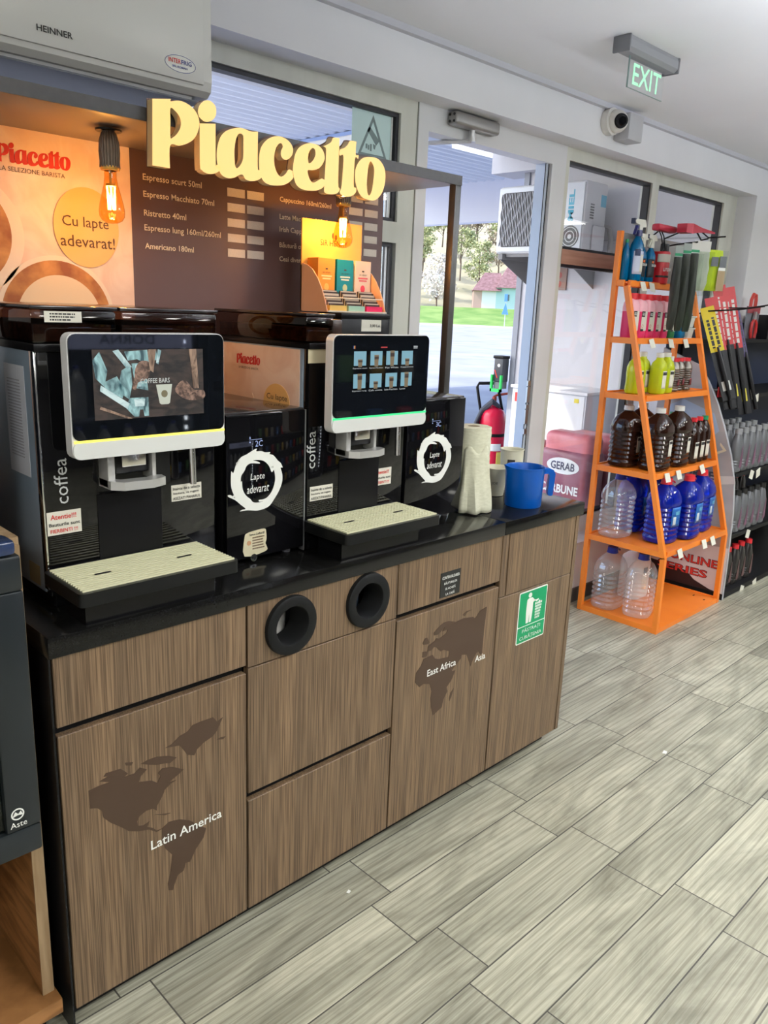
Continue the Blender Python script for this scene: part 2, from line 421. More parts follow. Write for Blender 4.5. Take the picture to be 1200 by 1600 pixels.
# ---------------------------------------------------------------- ceiling lamps (the room's own light), then the added up-lights
lamp_glow = M('lamp_diffuser', (.9,.9,.9), .5, emit=(1,.98,.92), es=3.0)
first = None
for i, (px, py) in enumerate(PANELS):
    if first is None:
        t = first = thing('ceiling_light', 'square ceiling light panel', 'ceiling light', (0,0,2.44), 'ceiling light panels')
        B().box(-.31,.31,-.31,.31,2.417,2.44).out('light_frame', white_print, t)
        bbox_rect('diffuser', -.29,.29,-.29,.29,2.412,2.417, lamp_glow, t)
        t.location = (px, py, 2.44)
    else: t = clone(first, (px, py, 2.44), group='ceiling light panels')
    la = D.lights.new('panel_light', 'AREA'); la.shape = 'SQUARE'; la.size = .56; la.energy = PANEL_W; la.color = PANEL_C
    lo = D.objects.new('panel_light', la); COL.objects.link(lo); lo.location = (px, py, 2.40)

first = None
for i, (px, py) in enumerate(UPLIGHTS):
    if first is None:
        t = first = thing('added_uplight', 'slim added up-light out of view, brightening the ceiling', 'lamp', (0,0,2.05), 'added up-lights')
        B().box(-.62,.62,-.04,.04,2.02,2.07,.006).out('lamp_body', white_print, t, True)
        b = B(); b.cyl((-.5,0,2.07),(-.5,0,2.44),.004,n=8); b.out('hanging_rod', steel, t); b = B(); b.cyl((.5,0,2.07),(.5,0,2.44),.004,n=8); b.out('hanging_rod', steel, t)
        bbox_rect('diffuser', -.60,.60,-.03,.03,2.07,2.074, lamp_glow, t)
        t.location = (px, py, 2.05)
    else: t = clone(first, (px, py, 2.05), group='added up-lights')
    la = D.lights.new('up_light', 'AREA'); la.shape = 'RECTANGLE'; la.size = 1.2; la.size_y = .06; la.energy = UP_W; la.color = (.84,.91,1.0)
    lo = D.objects.new('up_light', la); COL.objects.link(lo); lo.location = (px, py, 2.09); lo.rotation_euler = (math.pi,0,0)

# ---------------------------------------------------------------- counter
def cabinet(name, label, x0, x1, loc=None):
    return thing(name, label, 'cabinet', ((x0+x1)/2, .3, 0))
G = .0025
def carcass(t, x0, x1, yb, name='carcass'):
    b = B(); b.box(x0, x1, .02, yb, .058, .858); b.box(x0, x1, .05, yb, 0, .058)
    return b.out(name, black_matt, t)
def panel(name, x0, x1, z0, z1, t, hole=()):
    if hole:
        return B().prism([[rect(x0+G, x1-G, z0, z1)] + [circ(*h) for h in hole]], (0,.019,0), X, Z, .019).out(name, oak, t)
    return B().box(x0+G, x1-G, 0, .019, z0, z1, .0012, 1).out(name, oak, t)

# outlines in millimetres
LETTERS={
'P': [[(422,1924),(422,1924),(467,1932),(467,1932),(466,1927),(484,1932),(503,1931),(522,1923),(534,1909),(537,1892),(531,1873),(520,1858),(503,1847),(484,1840),(462,1837),(460,1790),(460,1790),(417,1790),(417,1790)],[(465,1913),(476,1910),(486,1901),(490,1888),(487,1875),(478,1862),(468,1854),(463,1854),(464,1886)]] ,
'i': [[(537,1895),(537,1895),(579,1901),(579,1901),(578,1819),(581,1814),(588,1813),(590,1805),(581,1797),(566,1792),(552,1792),(541,1797),(536,1809)]] ,
'idot': [[(582,1928),(580,1918),(573,1909),(563,1903),(552,1901),(543,1904),(536,1910),(534,1920),(537,1930),(543,1938),(553,1945),(564,1947),(573,1944),(580,1938)]] ,
'a': [[(677,1901),(697,1904),(697,1904),(696,1827),(700,1819),(709,1816),(708,1804),(695,1795),(676,1791),(661,1793),(653,1802),(643,1800),(628,1792),(610,1789),(594,1794),(585,1807),(581,1829),(583,1852),(591,1874),(605,1889),(626,1899),(647,1904),(662,1903)],[(642,1890),(654,1889),(655,1868),(654,1840),(648,1825),(638,1815),(632,1818),(630,1834),(630,1855),(634,1876)]] ,
'c': [[(707,1871),(720,1887),(737,1898),(758,1904),(780,1902),(796,1894),(804,1881),(800,1866),(787,1855),(775,1854),(767,1861),(767,1872),(772,1882),(768,1889),(760,1887),(751,1875),(746,1855),(748,1834),(757,1818),(768,1813),(781,1821),(790,1832),(799,1832),(808,1826),(803,1812),(784,1798),(759,1791),(730,1790),(713,1797),(704,1812),(701,1833),(702,1854)]] ,
'e': [[(806,1856),(811,1873),(822,1888),(841,1899),(861,1904),(885,1902),(900,1892),(906,1876),(899,1860),(886,1848),(867,1841),(851,1839),(853,1827),(861,1815),(871,1812),(885,1819),(898,1825),(910,1820),(903,1805),(883,1795),(856,1791),(831,1792),(814,1801),(806,1818),(803,1836)],[(853,1857),(851,1871),(856,1885),(865,1893),(873,1891),(875,1880),(870,1868),(860,1858)]] ,
't': [[(935,1929),(956,1931),(956,1931),(955,1823),(961,1808),(952,1796),(931,1791),(911,1792),(907,1805),(911,1880),(910,1900),(902,1903),(912,1908),(927,1917)]] ,
't2': [[(992,1930),(1014,1932),(1014,1932),(1013,1901),(1023,1900),(1022,1891),(1011,1889),(1009,1824),(1018,1817),(1016,1804),(997,1793),(974,1792),(960,1799),(966,1818),(970,1888),(957,1889),(957,1903),(972,1910),(984,1920)]] ,
'o': [[(1068,1902),(1097,1901),(1118,1887),(1127,1866),(1125,1838),(1113,1812),(1089,1794),(1062,1793),(1040,1798),(1024,1814),(1015,1836),(1014,1860),(1024,1881),(1042,1896)],[(1071,1891),(1083,1875),(1082,1845),(1077,1817),(1068,1804),(1061,1812),(1058,1836),(1060,1866),(1064,1884)]] ,
}
AMER={
'north': [(57,556),(77,558),(101,557),(80,567),(97,571),(126,563),(89,574),(94,580),(126,577),(141,560),(131,555),(155,554),(167,563),(183,552),(169,542),(164,530),(193,521),(206,510),(213,523),(208,532),(218,540),(243,533),(269,516),(255,509),(242,504),(233,499),(250,498),(236,494),(223,487),(216,473),(203,456),(202,444),(193,453),(178,455),(162,449),(156,439),(158,427),(170,423),(184,426),(179,415),(193,405),(201,395),(213,394),(200,392),(182,407),(158,414),(137,425),(117,446),(98,464),(84,482),(82,499),(72,510),(58,515)] ,
'south': [(213,394),(230,403),(256,397),(279,384),(289,375),(295,366),(322,343),(315,322),(294,301),(279,276),(268,279),(262,261),(248,258),(241,244),(234,225),(224,230),(222,248),(229,271),(235,317),(218,342),(212,369)] ,
'green': [(227,585),(242,588),(261,600),(281,604),(294,615),(314,616),(345,615),(355,601),(370,606),(354,578),(344,569),(320,562),(303,552),(296,540),(279,548),(270,563),(261,578),(245,581)] ,
'arctic': [(170,570),(185,573),(207,572),(235,563),(253,552),(237,545),(225,549),(206,553),(188,561)] ,
'cuba': [(196,437),(214,430),(235,423),(221,424)] ,
'ice': [(354,556),(364,558),(377,556),(370,551)] ,
'isl': [(135,587),(153,581),(149,575),(137,580)] ,
}
AFRI={
'euras': [(1309,642),(1304,568),(1301,489),(1294,488),(1284,502),(1275,500),(1260,483),(1250,462),(1238,489),(1227,508),(1204,514),(1203,505),(1164,478),(1142,518),(1145,542),(1118,555),(1107,553),(1096,562),(1085,573),(1075,575),(1065,568),(1052,569),(1046,554),(1028,557),(1028,574),(1048,570),(1050,585),(1077,594),(1083,601),(1097,596),(1127,605),(1130,614),(1109,615),(1118,626),(1092,610),(1073,612),(1071,620),(1094,634),(1114,641),(1135,640),(1166,630),(1150,625),(1174,630),(1203,632),(1244,625),(1256,618),(1277,637)] ,
'africa': [(1073,552),(1081,539),(1099,531),(1140,526),(1156,488),(1164,473),(1179,472),(1163,444),(1143,428),(1148,413),(1132,392),(1127,368),(1089,355),(1078,385),(1073,412),(1076,437),(1067,463),(1039,472),(1023,467),(1003,488),(1006,517),(1025,533),(1033,550),(1053,552)] ,
'mada': [(1177,414),(1168,388),(1160,376),(1158,386),(1163,403)] ,
'uk': [(1035,613),(1045,612),(1056,595),(1050,592),(1030,595),(1026,601)] ,
'nz': [(1195,643),(1212,651),(1238,650),(1216,647),(1206,637)] ,
}
MILK= [[(554,1179),(552,1173),(566,1172),(578,1168),(592,1167),(590,1163),(602,1158),(615,1144),(623,1138),(629,1126),(623,1126),(628,1110),(628,1092),(620,1072),(606,1053),(591,1037),(573,1031),(554,1030),(537,1033),(523,1035),(506,1035),(513,1038),(522,1039),(507,1052),(493,1064),(475,1074),(474,1078),(482,1077),(493,1069),(486,1085),(482,1102),(483,1132),(487,1129),(490,1131),(497,1149),(510,1163),(525,1168),(543,1176)],[(543,1152),(557,1152),(575,1147),(589,1134),(597,1118),(603,1123),(607,1107),(606,1092),(598,1072),(585,1059),(573,1055),(560,1055),(561,1051),(573,1050),(557,1049),(543,1052),(535,1061),(526,1068),(518,1078),(513,1091),(512,1106),(509,1105),(510,1119),(519,1130),(525,1141),(537,1146),(560,1143),(562,1145),(554,1149)]]
u1 = cabinet('counter_cabinet', 'brown oak counter cabinet with a map of the Americas and the words Latin America', 0, .436)
carcass(u1, .0, .4345, .66)
bbox_rect('side_panel', -.004, 0, 0.0, .66, 0, .858, black_satin, u1, label='black side panel')
panel('drawer_front', .002, .436, .712, .858, u1)
d1 = panel('door_panel', .002, .436, .057, .693, u1)
u2 = cabinet('counter_cabinet', 'brown oak counter cabinet with two round black waste openings', .436, .917)
bk = B(); bk.box(.4375, .9155, .02, .66, .058, .685); bk.box(.4375, .9155, .05, .66, 0, .058); bk.box(.4375,.9155,.20,.66,.685,.858); bk.out('carcass', black_matt, u2)
HOLES = [(.558, .780), (.805, .7835)]
panel('front_panel', .436, .917, .706, .858, u2, [(h[0], h[1], .050) for h in HOLES])
panel('drawer_front', .436, .917, .380, .702, u2)
panel('drawer_front', .436, .917, .057, .359, u2)
for i, (hx, hz) in enumerate(HOLES):
    R1 = [(.046, -.06),(.046,.008),(.048,.0112),(.050,.0118),(.069,.0118),(.0722,.010),(.0735,.0),(.046+.002,-.001),(.050,-.06)]
    b = B(); n = 40; rings = []
    for r, q in R1: rings.append([b.bm.verts.new((hx + r*math.cos(2*math.pi*k/n), -q, hz + r*math.sin(2*math.pi*k/n))) for k in range(n)])
    for a in range(len(rings)):
        for k in range(n): b.bm.faces.new((rings[a-1][k-1], rings[a-1][k], rings[a][k], rings[a][k-1]))
    rg = b.out('waste_opening', M('black_rubber', (.008,.0085,.009), .55, spec=.2), u2, True, label='round black waste opening ring')
    b = B(); b.lathe([(.052,0),(.055,.16)], (hx+.012, .122, hz-.09), 28)
    bm_ = b.out('waste_bin', M('bin_liner', (.75,.74,.72), .45) if i == 0 else M('dark_bin', (.03,.05,.09), .3), u2, True)
u3 = cabinet('counter_cabinet', 'brown oak counter cabinet with a map of Africa and Asia on its door', .917, 1.365)
carcass(u3, .9185, 1.3635, .66)
panel('drawer_front', .917, 1.365, .7117, .858, u3)
d3 = panel('door_panel', .917, 1.365, .057, .693, u3)
u4 = cabinet('counter_cabinet', 'brown oak end cabinet with a green keep-it-clean sticker', 1.365, 1.767)
carcass(u4, 1.3665, 1.7655, .40)
panel('filler_strip', 1.365, 1.399, .655, .858, u4)
panel('front_panel', 1.399, 1.765, .655, .858, u4)
d4 = panel('door_panel', 1.365, 1.765, .057, .652, u4)
bbox_rect('side_panel', 1.767, 1.785, .0, .40, .057, .858, oak, u4)
w_a = bbox_rect('worktop', -.004, 1.3645, -.006, .70, .858, .90, worktop_m, None, .0015)
tag(w_a, 'long black worktop carrying the two coffee machines', 'worktop')
w_b = bbox_rect('worktop', 1.3655, 1.80, -.006, .418, .858, .90, worktop_m, None, .0015)
tag(w_b, 'short black worktop under the blue jug and kitchen roll', 'worktop')
# prints on the doors
mm = lambda d: [[[(a/1000, b/1000) for a, b in v]] for v in d]
map_m = M('map_brown', (.060,.034,.020), .55)
flat('americas_map', mm(AMER.values()), map_m, d1, (0,0,0), label='dark brown map of the Americas')
flat('africa_asia_map', mm(AFRI.values()), map_m, d3, (0,0,0), label='dark brown map of Europe, Africa and Asia')
text('lettering', 'Latin America', white_print, d1, (0,-.0009,0), FRONT, .185, .354, .178, bold=.012, label='white Latin America lettering')
text('lettering', 'East Africa', white_print, d3, (0,-.0009,0), FRONT, 1.052, .490, .125, bold=.012, label='white East Africa lettering')
text('lettering', 'Asia', white_print, d3, (0,-.0009,0), FRONT, 1.268, .470, .050, bold=.012, label='white Asia lettering')
# signs
sg = flat('notice_sign', [[rect(1.087,1.172,.720,.794)]], M('sign_black', (.012,.013,.012), .5), u3, (0,0,0), t=.0015, label='small black payment notice')
for k, s in enumerate(('CONTRAVALOAREA','BĂUTURILOR','SE ACHITĂ','LA CASĂ')):
    w = (.074,.056,.044,.038)[k]; text('lettering', s, white_print, sg, (0,-.0016,0), FRONT, 1.1295-w/2, .774-.0165*k, w, .009, bold=.01)
gr = M('sign_green', (.0,.30,.115), .45)
st = flat('keep_clean_sticker', [[rrect(1.476,1.631,.465,.645,.006)]], white_print, d4, (0,0,0), t=.0006, label='green and white litter sticker')
flat('green_field', [[rrect(1.480,1.627,.525,.641,.004)], [rrect(1.480,1.627,.469,.522,.004)]], gr, st, (0,-.0006,0), t=.0006)
P = lambda pts: [[(1.476+a*.155, .465+b_*.18) for a, b_ in pts]]
fig = [P(circ(.375,.90,.062,18,.046)), P([(.27,.60),(.28,.82),(.33,.845),(.46,.845),(.52,.80),(.60,.735),(.68,.745),(.70,.775),(.60,.775),(.50,.74),(.50,.60),(.47,.37),(.40,.37),(.39,.56),(.37,.37),(.29,.37)]), P(circ(.73,.715,.03,12,.026))]
for r in range(6):
    z0 = .40+.055*r; wl = .60-.006*r; wr = .77+.012*r; n_ = 5
    for c in range(n_):
        aa = wl+(wr-wl)*c/n_; fig.append(P([(aa+.008,z0),(aa+(wr-wl)/n_-.008,z0),(aa+(wr-wl)/n_-.008,z0+.04),(aa+.008,z0+.04)]))
flat('figure_pictogram', fig, white_print, st, (0,-.0012,0), t=.0004)
text('lettering', 'PĂSTRAȚI', white_print, st, (0,-.0013,0), FRONT, 1.504, .498, .10, .020)
text('lettering', 'CURĂȚENIA', white_print, st, (0,-.0013,0), FRONT, 1.492, .474, .122, .020)

# ---------------------------------------------------------------- coffee corner frame with menu board
dark_lam = noise_mat('dark_laminate', (.024,.021,.021), (.032,.028,.027), (60,60,60), .42)
brown_board = noise_mat('plum_brown_board', (.105,.056,.052), (.115,.062,.058), (4,4,4), .5)
fr = thing('coffee_stand', 'dark framed coffee stand with menu board and canopy on the worktop', 'coffee stand', (.74, .70, .90))
bbox_rect('canopy', -.02, 1.48, .355, .70, 1.884, 1.908, M('canopy_taupe', (.20,.165,.15), .38), fr, .001, label='taupe canopy')
bbox_rect('canopy_edge', -.02, 1.482, .350, .355, 1.882, 1.910, dark_lam, fr)
bbox_rect('post', 1.456, 1.482, .352, .378, .90, 1.884, noise_mat('post_grey', (.040,.038,.036), (.05,.047,.045), (30,30,30), .35), fr, .001)
bbox_rect('post', -.02, .006, .352, .378, .90, 1.884, dark_lam, fr, .001)
bbox_rect('back_panel', -.02, 1.482, .70, .716, .90, 1.884, dark_lam, fr)
mb = bbox_rect('menu_panel', .555, 1.481, .696, .70, 1.0, 1.884, brown_board, fr, label='plum brown menu panel')
cream = M('cream_print', (.80,.68,.50), .6); dimw = M('pale_menu_print', (.62,.57,.52), .6)
for s, w, z in (('Espresso scurt 50ml',.179,1.806),('Espresso Macchiato 70ml',.219,1.764),('Ristretto 40ml',.128,1.721),('Espresso lung 160ml/260ml',.240,1.679),('Americano 180ml',.150,1.637)):
    text('menu_line', s, cream, mb, (0,.6955,0), FRONT, .591, z, w, bold=.012)
for s, w, z in (('Cappuccino 160ml/260ml',.205,1.803),('Latte Macchiato 300ml',.19,1.757),('Irish Cappuccino 260ml',.20,1.716),('Băutură cu ciocolată',.17,1.675),('Ceai diverse arome',.16,1.634)):
    text('menu_line', s, cream, mb, (0,.6955,0), FRONT, 1.042, z, w, bold=.012)
price = noise_mat('price_card', (.62,.56,.50), (.70,.64,.58), (900,900,300), .6, detail=2)
for z in (1.801,1.760,1.718,1.676,1.634):
    for a in (.855, .923): flat('price_card', [[rect(a, a+.060, z, z+.023)]], price, mb, (0,.696,0), t=.0012)
for z in (1.842,1.801,1.759,1.718,1.676):
    for a in (1.325, 1.395): flat('price_card', [[rect(a, a+.060, z-.002, z+.021)]], price, mb, (0,.696,0), t=.0012)
# poster
marble = noise_mat('pink_marble_print', (.80,.56,.44), (.88,.68,.56), (9,9,9), .55, 7, .36, .62, dist=1.5)
crust = noise_mat('coffee_print', (.30,.085,.018), (.62,.27,.07), (18,18,18), .5, 3)
cup_print = M('cup_print', (.86,.70,.56), .55); circle_or = M('orange_circle_print', (.80,.50,.19), .55); brown_print = M('brown_print', (.10,.045,.025), .6)
foam = M('foam_print', (.80,.62,.42), .55)
po = bbox_rect('poster', -.02, .555, .6955, .70, 1.0, 1.884, marble, fr, label='pink marble coffee poster')
def clip_circle(cx, cz, r, n=60, x0=-9, x1=9, z0=-9, z1=9, ry=None):
    return [(min(max(a, x0), x1), min(max(b_, z0), z1)) for a, b_ in circ(cx, cz, r, n, ry)]
def bowls(t, O, RU, f, x0, z0, lap, red):
    # f maps poster metres to the local plane
    g = lambda lp: [f(a, b_) for a, b_ in lp]
    O2 = lambda k: tuple(Vector(O) + RU[0].cross(RU[1])*(.0007*k))
    if lap >= 2:
        flat('cup_rim', [[g(clip_circle(.345, 1.452, .150, 60, x0, .555, z0))]], cup_print, t, O2(0), RU)
        flat('coffee_ring', [[g(clip_circle(.345, 1.450, .140, 60, x0, .555, z0))]], crust, t, O2(1), RU)
        flat('foam', [[g(clip_circle(.350, 1.447, .108, 60, x0, .555, z0))]], foam, t, O2(2), RU)
    flat('cup_rim', [[g(clip_circle(.130, 1.638, .142, 60, x0, .555, z0))]], cup_print, t, O2(0), RU)
    flat('coffee_surface', [[g(clip_circle(.118, 1.640, .124, 60, x0, .555, z0))]], crust, t, O2(1), RU)
    flat('orange_circle', [[g(clip_circle(.430, 1.675, .086, 48, x0, .555, z0, 9, .097))]], circle_or, t, O2(3), RU)
bowls(po, (0,.695,0), FRONT, lambda a, b_: (a, b_), -.02, 1.0, 2, True)
LET = {k: [[(a/1000, b/1000) for a, b in lp] for lp in v] for k, v in LETTERS.items()}
lx0 = min(p[0] for v in LET.values() for lp in v for p in lp); lx1 = max(p[0] for v in LET.values() for lp in v for p in lp)
lz0, lz1 = 1.785, 1.945
def logo(t, O, RU, a0, b0, w, h, mat):
    gs = [[[(a0 + (a-lx0)/(lx1-lx0)*w, b0 + (b_-lz0)/(lz1-lz0)*h) for a, b_ in lp] for lp in v] for v in LET.values()]
    return flat('logo_lettering', gs, mat, t, O, RU, .0006, 3)
logo(po, (0,.695,0), FRONT, .2215, 1.803, .1755, .046, red_print)
text('lettering', 'LA SELEZIONE BARISTA', brown_print, po, (0,.695,0), FRONT, .224, 1.786, .157, .0105)
text('lettering', 'Cu lapte', brown_print, po, (0,.692,0), FRONT, .366, 1.668, .122, bold=.004)
text('lettering', 'adevarat!', brown_print, po, (0,.692,0), FRONT, .359, 1.627, .144, bold=.004)

# ---------------------------------------------------------------- illuminated letters
sg = thing('illuminated_sign', 'glowing warm yellow Piacetto letters on the canopy edge', 'sign', (.79, .345, 1.78))
face_m = M('glowing_letter_face', (.35,.25,.10), .4, emit=(1.0,.64,.20), es=.90)
rim_m = M('clear_letter_rim', (.42,.30,.16), .12, emit=(1.0,.70,.32), es=.07, spec=.6)
back_m = M('letter_back', (.10,.045,.03), .5)
for i, (k, v) in enumerate(LET.items()):
    dy = .0012*(i % 2)
    b = B().prism([v], (0,.348-dy,0), X, Z, .023, 5)
    o = b.out('letter', [rim_m, face_m, back_m], sg)
    for p in o.data.polygons:
        if p.normal.y < -.9: p.material_index = 1
    cx = sum(p[0] for p in v[0])/len(v[0]); cz = sum(p[1] for p in v[0])/len(v[0])
    sc = [[(cx+(a-cx)*1.05+.002, cz+(b_-cz)*1.05+.002) for a, b_ in v[0]]] + v[1:]
    B().prism([sc], (0,.3495+.0012*(i % 2)*0,0), X, Z, .0012, 5).out('letter_back', back_m, o)
# ---------------------------------------------------------------- filament bulbs
amber = glass_mat('amber_glass', (1.0,.74,.36))
fil_m = M('filament', (1,.6,.2), .5, emit=(1,.62,.22), es=42)
rope = noise_mat('rope_cord', (.14,.11,.09), (.24,.20,.16), (260,260,20), .8, 2, bump=.5)
def bulb(px, label):
    t = thing('pendant_bulb', label, 'pendant lamp', (px, .49, 1.884))
    B().lathe([(.004,1.876),(.029,1.874),(.030,1.878),(.004,1.882)], (px,.49,0), 28).out('ceiling_disc', black_satin, t, True)
    prof = [(.008,1.876),(.015,1.868),(.0195,1.852),(.021,1.83),(.0195,1.81),(.0205,1.796)]
    b = B(); b.lathe(prof, (px,.49,0), 24)
    for k in range(20):
        a = 2*math.pi*k/20
        b.tube([(px+(r+.001)*math.cos(a), .49+(r+.001)*math.sin(a), z) for r, z in prof], .0022, 5)
    b.out('rope_socket', rope, t, True)
    B().lathe([(.0205,1.790),(.022,1.794),(.022,1.799),(.018,1.800),(.014,1.790)], (px,.49,0), 24).out('brass_cap', M('brass', (.75,.42,.10), .3, .9), t, True)
    B().lathe([(.0135,1.792),(.0138,1.775),(.0165,1.758),(.022,1.738),(.027,1.718),(.0295,1.702),(.0285,1.690),(.023,1.681),(.012,1.675),(.0,1.6735)], (px,.49,0), 32).out('glass_bulb', amber, t, True)
    b = B()
    for k in range(6):
        a = 2*math.pi*k/6
        b.tube([(px+.010*math.cos(a), .49+.010*math.sin(a), 1.755),(px+.0075*math.cos(a+.5), .49+.0075*math.sin(a+.5), 1.705)], .0016, 6)
    b.out('filament', fil_m, t)
    b = B(); b.cyl((px,.49,1.79),(px,.49,1.762),.003); b.cyl((px,.49,1.762),(px,.49,1.757),.011); b.cyl((px,.49,1.700),(px,.49,1.688),.002)
    b.out('stem', M('amber_stem', (.8,.5,.2), .3), t)
    la = D.lights.new('bulb_light', 'POINT'); la.energy = BULB_W; la.color = (1, .56, .20); la.shadow_soft_size = .012
    lo = D.objects.new('bulb_light', la); COL.objects.link(lo); lo.location = (px, .49, 1.728)
bulb(.400, 'lit filament bulb with rope socket in front of the pink poster')
bulb(1.120, 'lit filament bulb hanging over the tea sachet display')
# ---------------------------------------------------------------- coffee machines
tint = glass_mat('smoked_hopper', (.30,.20,.16))
beans = noise_mat('coffee_beans', (.03,.014,.008), (.10,.05,.028), (70,70,70), .6, 2)
screen_m = M('screen_glass', (.004,.005,.007), .03, spec=.5)
grate_m = M('grate_bars', (.80,.79,.55), .35, .1)
side_m = M('machine_side', (.30,.38,.48), .28, .35)  # daylight mirrored in the glossy side is put into this blue-grey
E_ = lambda n_, c, s: M(n_, (.02,.02,.02), .3, emit=c, es=s)
sticker_m = M('cream_sticker', (.66,.60,.42), .6)
def machine(x0, x1, label, kind):
    cx = (x0+x1)/2
    t = thing('coffee_machine', label, 'coffee machine', (cx, .34, .90))
    b = B(); b.box(x0+.012, x1-.004, .135, .56, .90, 1.405, .004); b.out('body', black_satin, t)
    bbox_rect('side_cover', x0, x0+.012, .150, .555, .93, 1.412, side_m, t, .003, label='dark glossy side cover')
    fp = B(); fp.box(x0+.002, x1, .128, .150, .925, 1.418, .004); fp = fp.out('front_panel', black_gloss, t, True)
    if kind == 1: bbox_rect('chrome_edge', x0-.001, x0+.004, .130, .150, .94, 1.41, chrome, t, .001)
    # grooves and the service door
    b = B(); b.box(x0+.105, x0+.247, .1255, .128, .985, 1.122, .0008); b.out('service_door', black_satin, fp)
    bbox_rect('service_recess', x0+.107, x1-.112, .1265, .128, 1.127, 1.20, M('recess_black', (.004,.004,.004), .4), fp)
    # smoked hoppers on the top
    for k, (a, c) in enumerate(((x0-.005, x0+.16), (x0+.168, x1+.005)) if kind == 1 else ((x0-.014, x0+.072),)):
        h = B()
        h.box(a, c, .120, .52, 1.420, 1.482, .006); hp = h.out('bean_hopper', tint, t, True)
        bbox_rect('hopper_lid', a-.002, c+.002, .118, .512, 1.482, 1.489, M('smoked_lid', (.018,.014,.014), .12), hp, .002)
        bbox_rect('coffee_beans', a+.008, c-.008, .13, .50, 1.424, 1.455, beans, hp)
    if kind == 2:
        bbox_rect('powder_hopper', x0+.082, x0+.125, .150, .50, 1.420, 1.475, M('powder_brown', (.03,.016,.012), .25), t, .003)
    bbox_rect('top_plate', x0-.002, x1+.002, .122, .555, 1.405, 1.420, black_satin, t, .002)
    # touchscreen
    sx0, sx1, sz0, sz1, sy = (cx-.164, cx+.164, 1.212, 1.444, .045)
    sc = B().prism([[rrect(sx0, sx1, sz0, sz1, .016)]], (0,sy+.028,0), X, Z, .026).out('touchscreen', M('screen_frame', (.80,.80,.82), .3, .1), t, True, label='silver framed touchscreen')
    sc_in = rrect(sx0+.002, sx1-.002, sz0+.036, sz1-.002, .014)
    flat('glass_front', [[[(a, max(b_, sz0+.036)) for a, b_ in sc_in]]], screen_m, sc, (0,sy+.002,0), t=.0025)
    flat('silver_bar', [[rrect(sx0+.001, sx1-.001, sz0+.001, sz0+.0345, .014)]], M('silver_bar', (.74,.76,.76), .35, .15), sc, (0,sy+.002,0), t=.003)
    bbox_rect('light_strip', sx0+.004, sx1-.002, sy-.0015, sy+.002, sz0+.032, sz0+.0365, E_('yellow_strip', (1,.86,.12), 1.6) if kind == 1 else E_('green_strip', (.05,1,.32), 1.1), sc)
    q = sy-.0006
    if kind == 1:      # a barista picture is playing
        px, pz = sx0+.045, 1.284; S = lambda pts: [[(px+a*.232, pz+b_*.130) for a, b_ in pts]]
        def pic(nm, c1, c2, sc_, st):
            mt = noise_mat(nm, c1, c2, sc_, .3, 5, .38, .62, dist=1.5); n, l, b = nodes(mt); rp = [x for x in n if x.type == 'VALTORGB'][0]
            l.new(rp.outputs[0], b.inputs['Emission Color']); b.inputs['Emission Strength'].default_value = st; l.remove(b.inputs['Base Color'].links[0]); b.inputs['Base Color'].default_value = (.02,.02,.02,1)
            return mt
        pics = [(pic('pic_dark', (.005,.004,.004), (.045,.028,.022), (22,22,45), 1), [S([(0,0),(1,0),(1,1),(0,1)])]),
          (pic('pic_teal', (.04,.10,.12), (.42,.72,.72), (38,38,20), .8), [S([(.0,.85),(.06,.97),(.12,.70),(.10,.55),(.2,.62),(.26,.42),(.24,.30),(.12,.42),(.02,.60)]), S([(.24,.70),(.32,.78),(.33,.50),(.30,.28),(.20,.40)]), S([(.27,.97),(.55,1.0),(.57,.85),(.45,.80),(.38,.86),(.30,.84)]), S([(.33,.80),(.45,.80),(.47,.40),(.36,.44)]), S([(.30,.30),(.47,.30),(.47,.02),(.43,.02),(.42,.12),(.39,.12),(.38,.02),(.34,.02),(.27,.15)])]),
          (pic('pic_pale', (.25,.42,.44), (.72,.90,.88), (30,30,30), .85), [S([(.17,.98),(.22,1.0),(.33,.75),(.29,.72)]), S([(.06,.50),(.30,.22),(.28,.14),(.05,.42)]), S([(.57,1.0),(.60,.98),(.57,.78),(.55,.80)]), S([(.36,.78),(.40,.78),(.41,.46),(.38,.46)]), S([(.34,.28),(.44,.28),(.43,.17),(.35,.17)])]),
          (pic('pic_hand', (.06,.03,.02), (.40,.24,.17), (60,60,60), .8), [S(catmull([(.36,.72),(.40,.82),(.47,.83),(.50,.76),(.48,.62),(.44,.55),(.38,.52),(.36,.42),(.33,.45),(.35,.60)],3)), S(catmull([(.72,.40),(.78,.52),(.84,.50),(.90,.38),(1.0,.36),(1.0,.24),(.86,.22),(.76,.30)],3))]),
          (pic('pic_copper', (.08,.04,.025), (.55,.36,.24), (60,60,20), .7), [S([(.47,1.0),(.55,1.0),(.52,.66),(.49,.70)]), S([(.86,1.0),(.93,1.0),(.95,.40),(.90,.40)]), S([(.05,.20),(.32,.0),(.28,.0),(.04,.16)])]),
          (E_('pic_cup', (.66,.70,.58), .8), [S([(.54,.48),(.69,.48),(.665,.20),(.65,.18),(.585,.18),(.57,.20)])]),
          (E_('pic_logo', (.35,.30,.16), .5), [S(circ(.615,.34,.03,14,.055))])]
        for k, (mt, gs) in enumerate(pics):
            for g_ in gs: flat('picture', [g_], mt, sc, (0,q-.0004*k,0), t=.0004)
        text('lettering', 'COFFEE BARS', E_('pic_text', (.8,.85,.8), .8), sc, (0,q-.0032,0), FRONT, px+.092, pz+.066, .062, .009)
    else:              # the drink menu
        tile = E_('tile_blue', (.24,.50,.62), .75); cup1 = E_('tile_cup', (.30,.22,.12), .6); cupd = E_('tile_coffee', (.06,.03,.02), .6); tw = E_('tile_text', (.75,.8,.8), .7)
